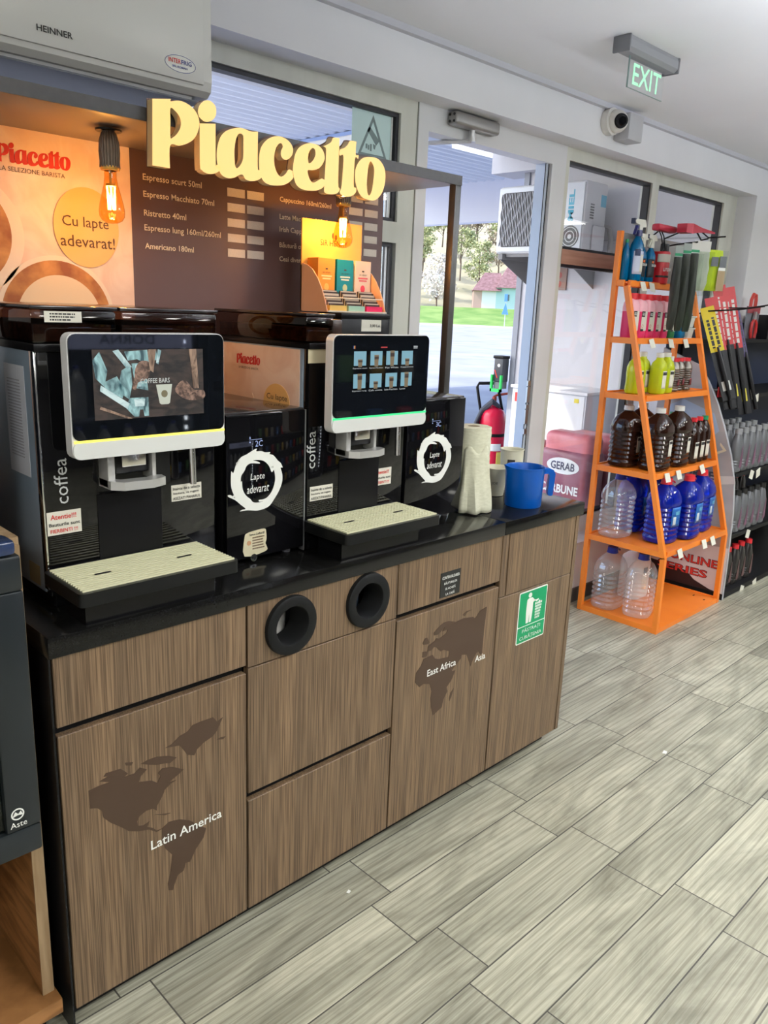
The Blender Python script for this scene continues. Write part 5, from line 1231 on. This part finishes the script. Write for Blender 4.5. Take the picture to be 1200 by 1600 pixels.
# wiper blades on their cards, hanging in front of the shelving
def wiper(top, bot, wd, cardc, bodyc, label, yellow=False, txt='wiper'):
    top, bot = Vector(top), Vector(bot); U = (top-bot).normalized(); L = (top-bot).length
    R = U.cross(Vector((.75,.66,0))).normalized()
    if R.dot(Vector((.7,-.7,0))) < 0: R = -R
    n = R.cross(U); t = thing('wiper_blade', label, 'wiper blade', tuple(top), 'wiper blades on cards'); O = bot
    flat('card', [[rect(-wd/2, wd/2, L*.52, L)]], cardc, t, O, (R, U), .004)
    b = B(); b.tube([O+U*(L*q)+n*(.012+.012*math.sin(math.pi*q)) for q in [k/10*.56 for k in range(11)]], [.006+.006*math.sin(math.pi*k/10) for k in range(11)], 8); b.out('rubber_blade', bodyc, t, True)
    flat('backing_strip', [[rect(-wd/2, wd/2, .0, L*.52)]], bodyc, t, O, (R, U), .003)
    bars('card_print', white_print if not yellow else black_print, t, O+n*.004, (U, -R), L*.56, -wd*.40, L*.40, wd*.80, 2, int(top.x*1000))
    flat('spec_label', [[rect(-wd*.3, wd*.3, L*.10, L*.2)]], M('yellow_label', (.70,.60,.05), .5) if not yellow else white_print, t, O+n*.004, (R, U), .0008)
    return t
cr = M('wiper_red', (.50,.02,.025), .4); cy = M('wiper_yellow', (.75,.60,.01), .4); cbk = M('wiper_black', (.006,.006,.007), .35, spec=.25); cpu = M('wiper_purple', (.05,.03,.12), .4)
wiper((3.86,.60,1.576),(3.86,.402,1.094),.072,cy,cbk,'black and yellow wiper card, leftmost on the wire hooks',True)
wiper((3.895,.600,1.628),(3.895,.405,1.043),.068,cr,cbk,'red-topped wiper blade card next to the yellow one')
wiper((3.945,.588,1.693),(3.945,.392,1.041),.068,cr,cbk,'red-topped wiper blade card, second of the three')
wiper((4.00,.560,1.686),(4.00,.362,1.013),.070,cr,cbk,'red-topped wiper blade card, right one of the three')
wiper((4.05,.518,1.577),(4.05,.331,1.039),.030,cpu,cbk,'dark purple wiper blade card with yellow label, rightmost on the hooks',True)
for pts, r in (([(3.86,.74,1.50),(3.86,.60,1.555),(3.87,.42,1.57),(3.88,.30,1.590)], .004), ([(3.96,.74,1.52),(3.96,.60,1.575),(3.98,.42,1.58),(4.02,.33,1.60)], .004), ([(3.83,.745,1.50),(4.1,.745,1.50)], .006), ([(3.95,.752,1.2),(3.95,.752,1.52)], .008)): B().tube(pts, r, 6).out('wire_hook', black_matt, gd, True)
# tools and boxes on the upper shelves
t = thing('pliers_blister', 'red-handled pliers in a clear blister on the top black shelf', 'pliers', (4.64,.66,1.405))
for sgn in (-1, 1): B().tube([(4.64+sgn*.008,.64,1.525),(4.64+sgn*.034,.64,1.50),(4.64+sgn*.038,.64,1.45),(4.64+sgn*.025,.64,1.410)], [.007,.010,.011,.009], 8).out('handle', M('plier_red', (.45,.02,.02), .4), t, True)
B().prism([[[(4.622,1.52),(4.658,1.52),(4.65,1.57),(4.63,1.57)]]], (0,.648,0), X, Z, .014).out('jaw', steel, t)
bbox_rect('blister_back', 4.55, 4.74, .655, .662, 1.4055, 1.60, M('blister_card', (.12,.12,.14), .5), t)
bbox_rect('blister_header', 4.55, 4.74, .652, .655, 1.56, 1.60, M('blister_red', (.24,.03,.04), .5), t)
t = thing('red_frame_tool', 'red bent handle rising above the top black shelf', 'tool', (4.74,.70,1.405))
B().tube([(4.70,.70,1.406),(4.70,.70,1.64),(4.725,.70,1.675),(4.76,.70,1.67),(4.77,.70,1.64),(4.77,.70,1.50)], .011, 8).out('bent_handle', M('tool_red', (.50,.05,.04), .4), t, True)
t = thing('boxed_charger', 'dark box with white ring print at the right end of the top shelf', 'box', (4.92,.68,1.405))
bx = bbox_rect('carton', 4.80, 5.02, .61, .74, 1.4055, 1.555, black_satin, t); flat('ring_print', [[circ(4.86,1.48,.036,24), circ(4.86,1.48,.024,24)]], white_print, bx, (0,.61,0), t=.0006)
t = thing('silver_tube', 'silver pump tube lying on the black shelf under the wiper blades', 'pump', (3.95,.36,1.135))
b = B(); b.cyl((3.83,.490,1.125),(4.02,.480,1.128),.020,n=20); b.out('tube_body', steel, t, True)
b = B(); b.cyl((4.02,.480,1.128),(4.06,.478,1.129),.013,n=16); b.out('tube_neck', chrome, t, True)
t = thing('red_packet', 'small red packet at the left end of the black shelf', 'packet', (3.90,.42,1.10)); bbox_rect('packet', 3.84, 3.91, .460, .468, 1.1005, 1.105+.055, M('packet_red', (.40,.01,.02), .4), t, .004)
for k in range(4):
    t = thing('black_blister', 'black packed car accessory on the black shelf, %s from the left' % ['first','second','third','fourth'][k], 'packet', (4.04+.065*k,.47,1.10), 'black accessory packs')
    bbox_rect('pack', 4.015+.065*k, 4.07+.065*k, .52+.01*k, .55+.01*k, 1.1005, 1.20+.01*(k % 2), black_satin, t, .004); flat('pack_label', [[rect(4.025+.065*k, 4.06+.065*k, 1.11, 1.16)]], (label_paper if k != 3 else M('yellow_label')), t, (0,.52+.01*k,0), t=.0008)
t = thing('paper_scrap', 'tiny white crumb of paper on the floor by the counter plinth', 'paper scrap', (.7,-.08,0))
flat('scrap', [[[(.7005,-.070),(.712,-.066),(.714,-.074),(.704,-.077)]]], white_print, t, (0,0,.001), TOP, .001)
t = thing('paper_scrap', 'tiny white paper scrap on the floor tiles', 'paper scrap', (2.15,-.58,0.0))
flat('scrap', [[[(2.013,-.297),(2.035,-.292),(2.036,-.305),(2.018,-.309)]]], white_print, t, (0,0,.001), TOP, .001)

# ---------------------------------------------------------------- outside
asph = noise_mat('forecourt_asphalt', (.25,.26,.31), (.33,.34,.39), (.6,.6,.6), .8, 5)
bbox_rect('ground_outside', -40, 130, .98, 150, -.25, -.10, asph, kind=ST)
wing = noise_mat('wing_panel', (.54,.54,.57), (.60,.60,.63), (2,2,2), .55)
bbox_rect('wall_parapet', -3, 9, .80, .94, 2.62, 2.95, white_wall, kind=ST)
b = B(); b.box(5.0,5.12,.98,2.68,-.1,2.75); b.out('wall_wing', wing, kind=ST)
bbox_rect('trim_2', 4.985, 5.0, .98, 2.68, 2.048, 2.052, M('joint_line', (.35,.36,.38), .6), kind=ST)
b = B(); b.box(4.985,5.12,2.68,2.73,-.1,2.75); b.out('wall_corner_post', M('corner_post_grey', (.28,.30,.34), .5), kind=ST)
bbox_rect('roof_soffit', -3, 12, .94, 2.93, 2.75, 2.95, noise_mat('soffit', (.56,.58,.62), (.66,.68,.72), (1.5,8,1), .7), kind=ST)
b = B(); b.box(4.90,5.2,2.50,3.0,2.58,2.75); b.out('trim_3', wing, kind=ST)
# corrugated forecourt canopy
b = B(); ncor = 80; y0_, y1_ = 3.4, 12.0; rows = []
for k in range(ncor*2+1):
    y = y0_ + (y1_-y0_)*k/(ncor*2); z = 3.86 + (.035 if (k//1) % 4 in (0,1) else 0)
    rows.append([b.bm.verts.new((x, y, z)) for x in (2.6, 12.0)])
for k in range(ncor*2): b.bm.faces.new((rows[k][0], rows[k][1], rows[k+1][1], rows[k+1][0]))
cn = b.out('canopy_ceiling', M('corrugated_sheet', (.80,.84,.90), .45), kind=ST)
bbox_rect('canopy_roof', 2.6, 12.1, 3.4, 12, 3.95, 4.3, M('canopy_roof', (.5,.5,.5), .6), kind=ST)
bbox_rect('canopy_fascia', 12.0, 12.25, 3.3, 12.1, 3.145, 4.3, M('fascia_white', (.80,.82,.88), .5), kind=ST)
bbox_rect('canopy_beam', 7.5, 7.7, 7.12, 12, 3.62, 3.86, M('beam_blue', (.35,.50,.80), .5), kind=ST)
cl = bbox_rect('canopy_light', 8.95, 10.7, 6.35, 7.05, 3.80, 3.85, M('canopy_lamp', (.9,.9,.9), .5, emit=(.92,.95,1), es=1.3)); tag(cl, 'white light panel under the forecourt canopy', 'canopy light')
# outdoor unit
t = thing('outdoor_unit', 'white air conditioner outdoor unit on the outside wall', 'air conditioner', (4.75, 2.24, 1.93))
uw = M('unit_white', (.66,.67,.67), .4)
bbox_rect('unit_body', 4.60, 4.88, 1.895, 2.665, 1.935, 2.420, uw, t, .02)
fr_ = bbox_rect('front_panel', 4.590, 4.602, 1.91, 2.655, 1.95, 2.405, M('unit_front', (.74,.78,.80), .4), t, .004)
flat('fan_opening', [[rrect(-2.625,-2.115,1.985,2.372,.03)]], M('fan_dark', (.06,.06,.065), .5), fr_, (4.590,0,0), LEFT, .001)
b = B()
for k in range(26):
    yy = 2.125+.02*k
    pts = [(4.5865 + .0, yy + .006*math.sin(j*1.05+k*math.pi*.5), 1.992+.374*j/20) for j in range(21)]
    b.tube(pts, .0032, 5)
b.out('fan_grille', M('grille_white', (.70,.72,.74), .4), fr_)
text('lettering', 'MIEL', M('brand_teal', (.01,.35,.50), .5), fr_, (4.5895,0,0), (Z, Y), 2.15, 1.985, .21, .045, bold=.04)
flat('round_emblem', [[circ(-2.00,2.045,.075,36)]], M('emblem_grey', (.10,.105,.10), .5), fr_, (4.590,0,0), LEFT, .002)
flat('emblem_ring', [[circ(-2.00,2.045,.066,36), circ(-2.00,2.045,.060,36)], [circ(-2.00,2.045,.040,30), circ(-2.00,2.045,.034,30)], [circ(-2.00,2.045,.016,16)]], M('emblem_pale', (.62,.64,.62), .5), fr_, (4.5878,0,0), LEFT, .001)
b = B(); b.box(4.70,4.86,1.878,1.896,1.96,2.13,.012); b.out('valve_cover', uw, t, True)
flat('side_vents', [[rect(4.66,4.71,2.17+.018*k,2.18+.018*k)] for k in range(6)], M('vent_dark', (.12,.12,.12), .5), t, (0,1.895,0), t=.001)
flat('energy_label', [[rect(4.79,4.86,2.26,2.34)]], M('energy_blue', (.10,.45,.62), .5), t, (0,1.895,0), t=.001)
b = B()
for yy in (2.02, 2.60): b.box(4.58,5.0,yy-.02,yy+.02,1.895,1.935); b.prism([[[(4.58,1.895),(5.0,1.70),(5.0,1.895)]]], (0,yy+.003,0), X, Z, .006)
b.box(4.62,4.66,1.93,2.63,1.915,1.936)
b.out('wall_bracket', M('bracket_grey', (.22,.22,.22), .5), t)
b = B(); b.tube([(4.88,1.93,2.15),(4.94,1.90,2.13),(4.95,1.88,2.05),(4.93,1.87,1.98),(4.97,1.87,1.90)], .018, 8); b.out('pipe', M('pipe_grey', (.30,.29,.28), .6), t, True)
t = thing('wall_plate', 'small brown plate with two round marks on the outside wall', 'sign', (4.99, 2.31, 1.69))
pl = bbox_rect('plate', 4.985, 5.0, 2.255, 2.385, 1.690, 1.862, M('plate_brown', (.33,.22,.18), .5), t); flat('round_mark', [[circ(-2.32,1.735,.025,18)], [circ(-2.32,1.80,.025,18)]], M('mark_red', (.45,.10,.08), .5), pl, (4.985,0,0), LEFT, .001)
t = thing('metal_cabinet', 'pale grey metal cabinet against the outside wall', 'cabinet', (4.77, 2.02, -.10))
bbox_rect('cabinet_body', 4.55, 4.995, 1.70, 2.36, -.10, .945, M('cabinet_grey', (.60,.62,.66), .4), t, .004)
bbox_rect('cabinet_top', 4.535, 4.995, 1.69, 2.37, .945, .965, M('cabinet_top', (.68,.69,.70), .4), t)
flat('cabinet_door', [[rect(-2.35,-1.715,.0,.935)]], M('cabinet_door', (.68,.70,.72), .4), t, (4.55,0,0), LEFT, .004)
flat('yellow_label', [[rect(-1.80,-1.76,.885,.915)]], M('yellow_label'), t, (4.545,0,0), LEFT, .001); flat('red_label', [[rect(-2.33,-2.25,.84,.91)]], red_print, t, (4.545,0,0), LEFT, .001)
# pellet bags
bagr = noise_mat('bag_red_print', (.55,.10,.12), (.75,.30,.34), (5,5,3), .3, 4); bagn = noise_mat('bag_navy_print', (.24,.06,.09), (.34,.15,.20), (6,6,6), .3, 4)
def fuel_bag(name, x0, x1, y0, y1, z0_, z1_, label, main):
    t = thing(name, label, 'fuel bag', ((x0+x1)/2, (y0+y1)/2, z0_), 'fuel bags outside')
    b = B(); b.box(x0, x1, y0, y1, z0_, z1_-.10, .045, 4); o = b.out('bag_body', bagn, t, True)
    b = B(); b.box(x0+.02, x1-.02, y0+.012, y1-.012, z1_-.16, z1_, .04, 3); b.out('bag_top', bagr, t, True)
    if main:
        flat('white_oval', [[circ(-(y0+y1)/2, z1_-.20, .115, 30, .050)]], white_print, o, (x0-.0008,0,0), LEFT, .001)
        text('lettering', 'GERAB', M('bag_print_dark', (.08,.08,.12), .5), o, (x0-.0022,0,0), LEFT, -(y0+y1)/2-.085, z1_-.225, .17, .05, bold=.02)
        text('lettering', 'CARBUNE', white_print, o, (x0-.001,0,0), LEFT, -(y0+y1)/2-.15, z1_-.37, .27, .055, bold=.03)
        bars('fine_print', white_print, o, (x0-.0008,0,0), LEFT, -(y0+y1)/2-.07, z1_-.46, .19, .06, 2, 6)
    return t
fuel_bag('charcoal_bag', 3.60, 3.80, 1.06, 1.42, .02, .815, 'red and navy charcoal bag with white oval, nearest outside the window', True)
fuel_bag('charcoal_bag', 3.84, 4.06, 1.05, 1.42, .02, .79, 'red and navy charcoal bag behind the orange rack post', False)
fuel_bag('charcoal_bag', 3.66, 3.86, 1.46, 1.64, .02, .72, 'red and navy charcoal bag half hidden behind the window post', False)
t = thing('pallet', 'wooden pallet under the charcoal bags outside', 'pallet', (3.85,1.45,-.10)); b = B()
for yy in (1.05,1.22,1.39,1.56,1.73): b.box(3.5,4.2,yy,yy+.12,.0,.02)
for xx in (3.52,3.82,4.10): b.box(xx,xx+.08,1.05,1.85,-.1,.0)
b.out('planks', honey, t)
# wheeled fire extinguisher
t = thing('fire_extinguisher', 'large red wheeled fire extinguisher standing outside the door', 'fire extinguisher', (5.45,3.225,-.10))
ex, ey = 5.45, 3.225; exr = M('extinguisher_red', (.62,.012,.05), .25)
B().lathe([(.150,-.045),(.165,-.03),(.168,.0),(.168,.60),(.160,.67),(.13,.73),(.08,.765),(.045,.78),(.045,.80)], (ex,ey,0), 36).out('cylinder', exr, t, True)
B().lathe([(.170,-.095),(.172,-.04),(.160,-.038),(.158,-.095)], (ex,ey,0), 30).out('base_ring', black_matt, t, True)
B().lathe([(.1695,.455),(.1705,.46),(.1705,.485),(.1695,.49)], (ex,ey,0), 36).out('strap', black_matt, t, True)
wrap([(.169,0),(.169,1)], 2, 1, 1, math.radians(205), math.radians(262), .30, .38, white_print, 'label_strip', t).location = (ex, ey, 0)
wrap([(.169,0),(.169,1)], 2, 1, 1, math.radians(243), math.radians(275), .02, .29, M('ext_yellow', (.75,.62,.12), .5), 'label', t).location = (ex, ey, 0)
b = B(); b.cyl((ex,ey,.80),(ex,ey,.88),.028); b.tube([(ex-.02,ey,.88),(ex+.02,ey-.02,.90),(ex+.14,ey-.10,.92)], .014, 8); b.out('valve', M('valve_red', (.35,.06,.04), .4), t, True)
hd = Vector((.66,-.75,0)); bs = Vector((ex,ey,0)) - hd*.10
b = B(); b.tube([bs-hd*.02+Vector((0,0,.55)), bs-hd*.12+Vector((0,0,.98)), bs-hd*.10+Vector((0,0,1.02)), bs+hd*.10+Vector((0,0,1.03)), bs+hd*.13+Vector((0,0,1.0)), bs+hd*.24+Vector((0,0,.62))], .018, 10); b.out('trolley_handle', black_satin, t, True)
b = B()
for k in range(4):
    b.tube([Vector((ex,ey,.42)) - hd*(.17+.02*k)+Vector((-.02*k,-.03*k,-.14)), Vector((ex,ey,.60))-hd*(.19+.018*k)+Vector((-.02*k,-.03*k,0)), Vector((ex,ey,.74))-hd*(.13+.012*k)+Vector((-.03,-.05,0)), Vector((ex,ey,.82))-hd*.04+Vector((-.06,-.07,.01*k)), Vector((ex,ey,.78))+hd*.06+Vector((-.04,-.04,0))], .022, 8)
b.out('hose', M('hose_dark', (.05,.055,.07), .45), t, True)
t.scale = (.76, .76, .85)
# glove and wiper dispenser
t = thing('dispenser', 'black and green forecourt dispenser on the wall corner', 'dispenser', (4.94,2.80,.85))
bbox_rect('dispenser_body', 4.895, 4.984, 2.735, 2.83, .93, 1.145, M('dispenser_black', (.05,.055,.065), .35), t, .012)
bbox_rect('lid', 4.885, 4.984, 2.73, 2.835, 1.125, 1.150, black_satin, t, .006)
b = B(); b.box(4.875,4.897,2.728,2.840,.85,.875); b.box(4.875,4.897,2.728,2.744,.85,.99); b.box(4.875,4.897,2.824,2.840,.85,.99); b.out('green_frame', M('dispenser_green', (.02,.55,.10), .4), t)
flat('red_stripe', [[[(-2.82,1.03),(-2.81,1.03),(-2.78,.965),(-2.79,.965)]]], red_print, t, (4.895,0,0), LEFT, .002); flat('emblem', [[circ(-2.775,1.07,.014,10)]], white_print, t, (4.895,0,0), LEFT, .002)
bbox_rect('lower_box', 4.90, 4.984, 2.748, 2.82, .875, .93, M('dispenser_grey', (.14,.15,.17), .4), t)
# far side of the road
e_ = Vector((.775,.679,0)).normalized(); s_v = Vector((e_.y, -e_.x, 0)); c0 = Vector((-.52,-1.38,0))
def far(d, s, z): return c0 + e_*d + s_v*s + Vector((0,0,z))
def strip(name, d0, z0_, d1, z1_, s0, s1, mat, th=.3, nseg=1, kind=ST):
    b = B()
    A = [b.bm.verts.new(far(*p)) for p in ((d0,s0,z0_),(d0,s1,z0_),(d1,s1,z1_),(d1,s0,z1_),(d0,s0,z0_-th),(d0,s1,z0_-th),(d1,s1,z0_-th),(d1,s0,z0_-th))]
    for f in ((0,1,2,3),(7,6,5,4),(0,4,5,1),(1,5,6,2),(2,6,7,3),(3,7,4,0)): b.bm.faces.new([A[i] for i in f])
    return b.out(name, mat, kind=kind)
strip('kerb', 79.0, .05, 81.0, .05, -60, 60, M('kerb_white', (.62,.60,.58), .8))
grass_m = noise_mat('grass', (.11,.22,.04), (.20,.30,.08), (.5,.5,.5), .9, 6)
strip('grass_bank', 81.0, .02, 97.0, 1.75, -60, 60, grass_m)
hill_m = noise_mat('hillside', (.30,.28,.18), (.42,.38,.27), (.16,.16,.16), .95, 8, bump=.3)
b = B(); rows = []
for i in range(26):
    d = 97 + 5*i; row = []
    for j in range(41):
        s = -70+3.5*j; z = 1.7 + max(0, i-2)*1.15 + 1.6*math.sin(j*.5+i*.3)*(min(1, i/6)) + .8*math.sin(j*1.7)*(min(1, i/6)); row.append(b.bm.verts.new(far(d, s, z)))
    rows.append(row)
for i in range(25):
    for j in range(40): b.bm.faces.new((rows[i][j], rows[i][j+1], rows[i+1][j+1], rows[i+1][j]))
b.out('hillside', hill_m, None, True, kind=ST)
hs = thing('village_house', 'low house with dark red roof and turquoise wall across the road', 'house', tuple(far(97.5, 5, 1.7)))
def hbox(name, d0, d1, s0, s1, z0_, z1_, mat):
    b = B(); A = [b.bm.verts.new(far(d, s, z)) for z in (z0_, z1_) for d, s in ((d0,s0),(d0,s1),(d1,s1),(d1,s0))]
    for f in ((3,2,1,0),(4,5,6,7),(0,1,5,4),(1,2,6,5),(2,3,7,6),(3,0,4,7)): b.bm.faces.new([A[i] for i in f])
    return b.out(name, mat, hs)
hbox('brick_wall', 98.0, 103, 2.75, 3.75, 1.5, 3.75, M('house_brick', (.44,.31,.26), .8)); hbox('white_wall', 98.0, 103, 3.75, 5.4, 1.5, 3.9, M('house_white', (.60,.64,.62), .8)); tq = hbox('turquoise_wall', 98.0, 103, 5.4, 9.0, 1.5, 4.2, M('house_turquoise', (.36,.54,.53), .8))
hbox('window', 97.95, 98.05, 6.6, 6.95, 2.7, 3.4, M('house_window', (.10,.13,.14), .3))
rm = noise_mat('roof_tiles', (.17,.09,.095), (.26,.15,.16), (3,3,3), .8)
def roof(s0, s1, ze, zr):
    b = B(); A = [b.bm.verts.new(far(*p)) for p in ((97.6,s0,ze),(97.6,s1,ze),(103.4,s1,ze),(103.4,s0,ze),(100.5,s0+1.4,zr),(100.5,s1,zr))]
    for f in ((0,1,5,4),(1,2,5),(2,3,4,5),(3,0,4),(3,2,1,0)): b.bm.faces.new([A[i] for i in f])
    b.out('roof', rm, hs)
roof(2.6, 6.0, 3.75, 5.9); roof(5.3, 9.4, 4.15, 6.7)
t = thing('road_sign', 'small blue road sign on a post before the grass bank', 'road sign', tuple(far(79.8, 5.4, .05)))
b = B(); b.cyl(far(79.8,5.4,.05), far(79.8,5.4,3.0), .04, n=8); b.out('sign_post', M('sign_post', (.5,.5,.52), .5, .3), t)
sb = M('sign_blue', (.10,.28,.62), .5)
B().prism([[[(5.22,2.4),(5.5,2.4),(5.5,3.1),(5.22,3.1)]]], c0+e_*79.7, s_v, Z, .04).out('upper_plate', sb, t); B().prism([[[(5.05,1.2),(5.68,1.2),(5.37,2.3)]]], c0+e_*79.7, s_v, Z, .04).out('lower_plate', sb, t)
# trees: crowns of small leaf blades on branching trunks
def tree_meshes(seed, h, w_, leafm, n_):
    r = random.Random(seed); b = B()
    clumps = [(r.uniform(-.5,.5)*w_, r.uniform(-.5,.5)*w_, h*r.uniform(.35,1.0)) for _ in range(22)]
    for k in range(n_):
        cx, cy, cz = clumps[r.randrange(22)]; q = Vector((r.gauss(0,1), r.gauss(0,1), r.gauss(0,.8)))*w_*.10
        p = Vector((cx, cy, cz))*1.0 + q; s = w_*.028*r.uniform(.6,1.4); a = Vector((r.gauss(0,1), r.gauss(0,1), r.gauss(0,1))).normalized(); c = a.orthogonal().normalized()*s; dd = a.cross(c.normalized())*s
        b.quad(p-c-dd, p+c-dd, p+c+dd, p-c+dd)
    b.keep = True; leaf = b.mesh('crown')
    b = B(); b.tube([(0,0,-.5),(.02*w_,0,h*.3),(0,.03*w_,h*.6),(-.03*w_,0,h*.9)], [w_*.035,w_*.028,w_*.018,w_*.006], 7)
    for k in range(5): cx, cy, cz = clumps[k]; b.tube([(0,0,cz*.5),(cx*.5,cy*.5,cz*.75),(cx,cy,cz)], [w_*.014,w_*.010,w_*.004], 5)
    return leaf, b.mesh('trunk')
kinds = {'blossom': (4.4, 3.1, noise_mat('blossom', (.62,.58,.52), (.80,.77,.74), (3,3,3), .9), 'white blossoming tree'), 'spring': (6.2, 3.1, noise_mat('spring_leaf', (.30,.34,.15), (.46,.48,.27), (3,3,3), .9), 'pale spring green tree'), 'bare': (6.4, 3.1, noise_mat('bare_twig', (.32,.27,.20), (.46,.40,.31), (3,3,3), .9), 'brown leafless tree')}
trunk_m = M('tree_trunk', (.16,.12,.09), .9); TM = {}
for k, (h, w_, mt, lb) in kinds.items(): TM[k] = [tree_meshes(q+len(k), h, w_, mt, 1500) for q in range(2)]; [x[0].materials.append(mt) for x in TM[k]]; [x[1].materials.append(trunk_m) for x in TM[k]]
rt = random.Random(11); spots = []
for d, z in ((101,1.9),(107.5,3.9),(114,6.2),(120.5,8.8),(127,11.4),(133.5,13.9),(140,16.2)):
    for k in range(5):
        s = -9.2 + 5.2*k + 2.4*(int(d) % 2); kind = rt.choice(('spring','bare','bare','bare'))
        if d < 110 and s < 2.5: kind = 'blossom'
        if s < -2 and d > 110: kind = 'spring'
        if d < 106 and 1.2 < s < 12: continue
        spots.append((kind, d+rt.uniform(-.4,.4), s, z))
for i, (k, d, s, z) in enumerate(spots):
    lf, tk = TM[k][i % 2]; t = thing('hillside_tree', kinds[k][3]+' on the hillside across the road', 'tree', tuple(far(d, s, z-.4)), kinds[k][3]+'s on the hillside')
    a = D.objects.new('crown', lf); COL.objects.link(a); a.parent = t; a = D.objects.new('trunk', tk); COL.objects.link(a); a.parent = t
    t.rotation_euler = (0,0,i*1.3)

# ---------------------------------------------------------------- across the shop: drinks cooler and snack shelves (mirrored in the glossy fronts)
t = thing('drinks_cooler', 'dark drinks cooler with lit edge across the shop aisle', 'cooler', (1.65,-3.2,0))
b = B(); b.box(1.15,1.19,-3.5,-2.9,0,1.36); b.box(2.11,2.15,-3.5,-2.9,0,1.36); b.box(1.19,2.11,-3.5,-3.46,0,1.36); b.box(1.19,2.11,-3.46,-2.9,1.32,1.36); b.box(1.19,2.11,-3.46,-2.9,0,.10); b.out('cooler_body', black_satin, t)
hdp = bbox_rect('header_panel', 1.19, 2.11, -2.93, -2.905, 1.215, 1.32, M('header_lavender', (.20,.21,.30), .4, emit=(.5,.55,.85), es=1.3), t)
text('lettering', 'DORNA', M('header_print', (.03,.03,.05), .5), hdp, (0,-2.905,0), (-X, Z), -1.86, 1.24, .34, .055, bold=.01)
b = B()
for k in range(19): b.box(2.055,2.068,-2.915,-2.905,.20+.058*k,.222+.058*k)
b.out('led_strip', M('led_white', (.9,.9,1), .5, emit=(.85,.93,1), es=22), t)
for z in (.45,.80): bbox_rect('shelf', 1.19, 2.11, -3.46, -2.96, z, z+.02, M('cooler_shelf', (.10,.11,.15), .4), t)
pb = small(clear, blue_cap, 'water_bottle', 'clear water bottle in the drinks cooler', 1.25); pb['group'] = 'bottles in the drinks cooler'; pb.location = (1.27,-3.0,.8205)
for r, z in enumerate((.1005,.4705,.8205)):
    for k in range(6):
        if r == 2 and k == 0: continue
        clone(pb, (1.27+.15*k,-3.0,z), 'clear water bottle in the drinks cooler', 'bottles in the drinks cooler')
t = thing('snack_shelving', 'dark snack shelving across the shop aisle', 'shelving', (4.2,-3.2,0))
b = B(); b.box(2.25,6.2,-3.5,-3.46,0,1.9); b.out('back_panel', black_satin, t)
for xx in (2.25, 6.16): bbox_rect('side_panel', xx, xx+.04, -3.46, -2.95, 0, 1.9, black_satin, t)
for z in (.08,.50,.92,1.34): bbox_rect('shelf', 2.29, 6.16, -3.46, -2.95, z, z+.025, black_matt, t)
cols = [(.35,.02,.02),(.45,.30,.03),(.04,.10,.25),(.08,.18,.06),(.30,.28,.26)]; pk = []
for k, c in enumerate(cols):
    q = thing('snack_pack', 'snack pack on the dark shelving', 'snack', (0,0,0), 'snack packs across the aisle'); B().box(-.07,.07,-.03,.03,0,.2,.012).out('pack', M('snack_%d' % k, c, .4), q, True); pk.append(q)
rs = random.Random(5); n_ = 0
for z in (.1055,.5255,.9455,1.3655):
    for k in range(11):
        x = 2.5+.33*k; q = pk[(k*3+int(z*10)) % 5]
        if n_ < 5: pk[n_].location = (x,-3.05,z); n_ += 1
        else: clone(q, (x,-3.05,z), 'snack pack on the dark shelving', 'snack packs across the aisle')
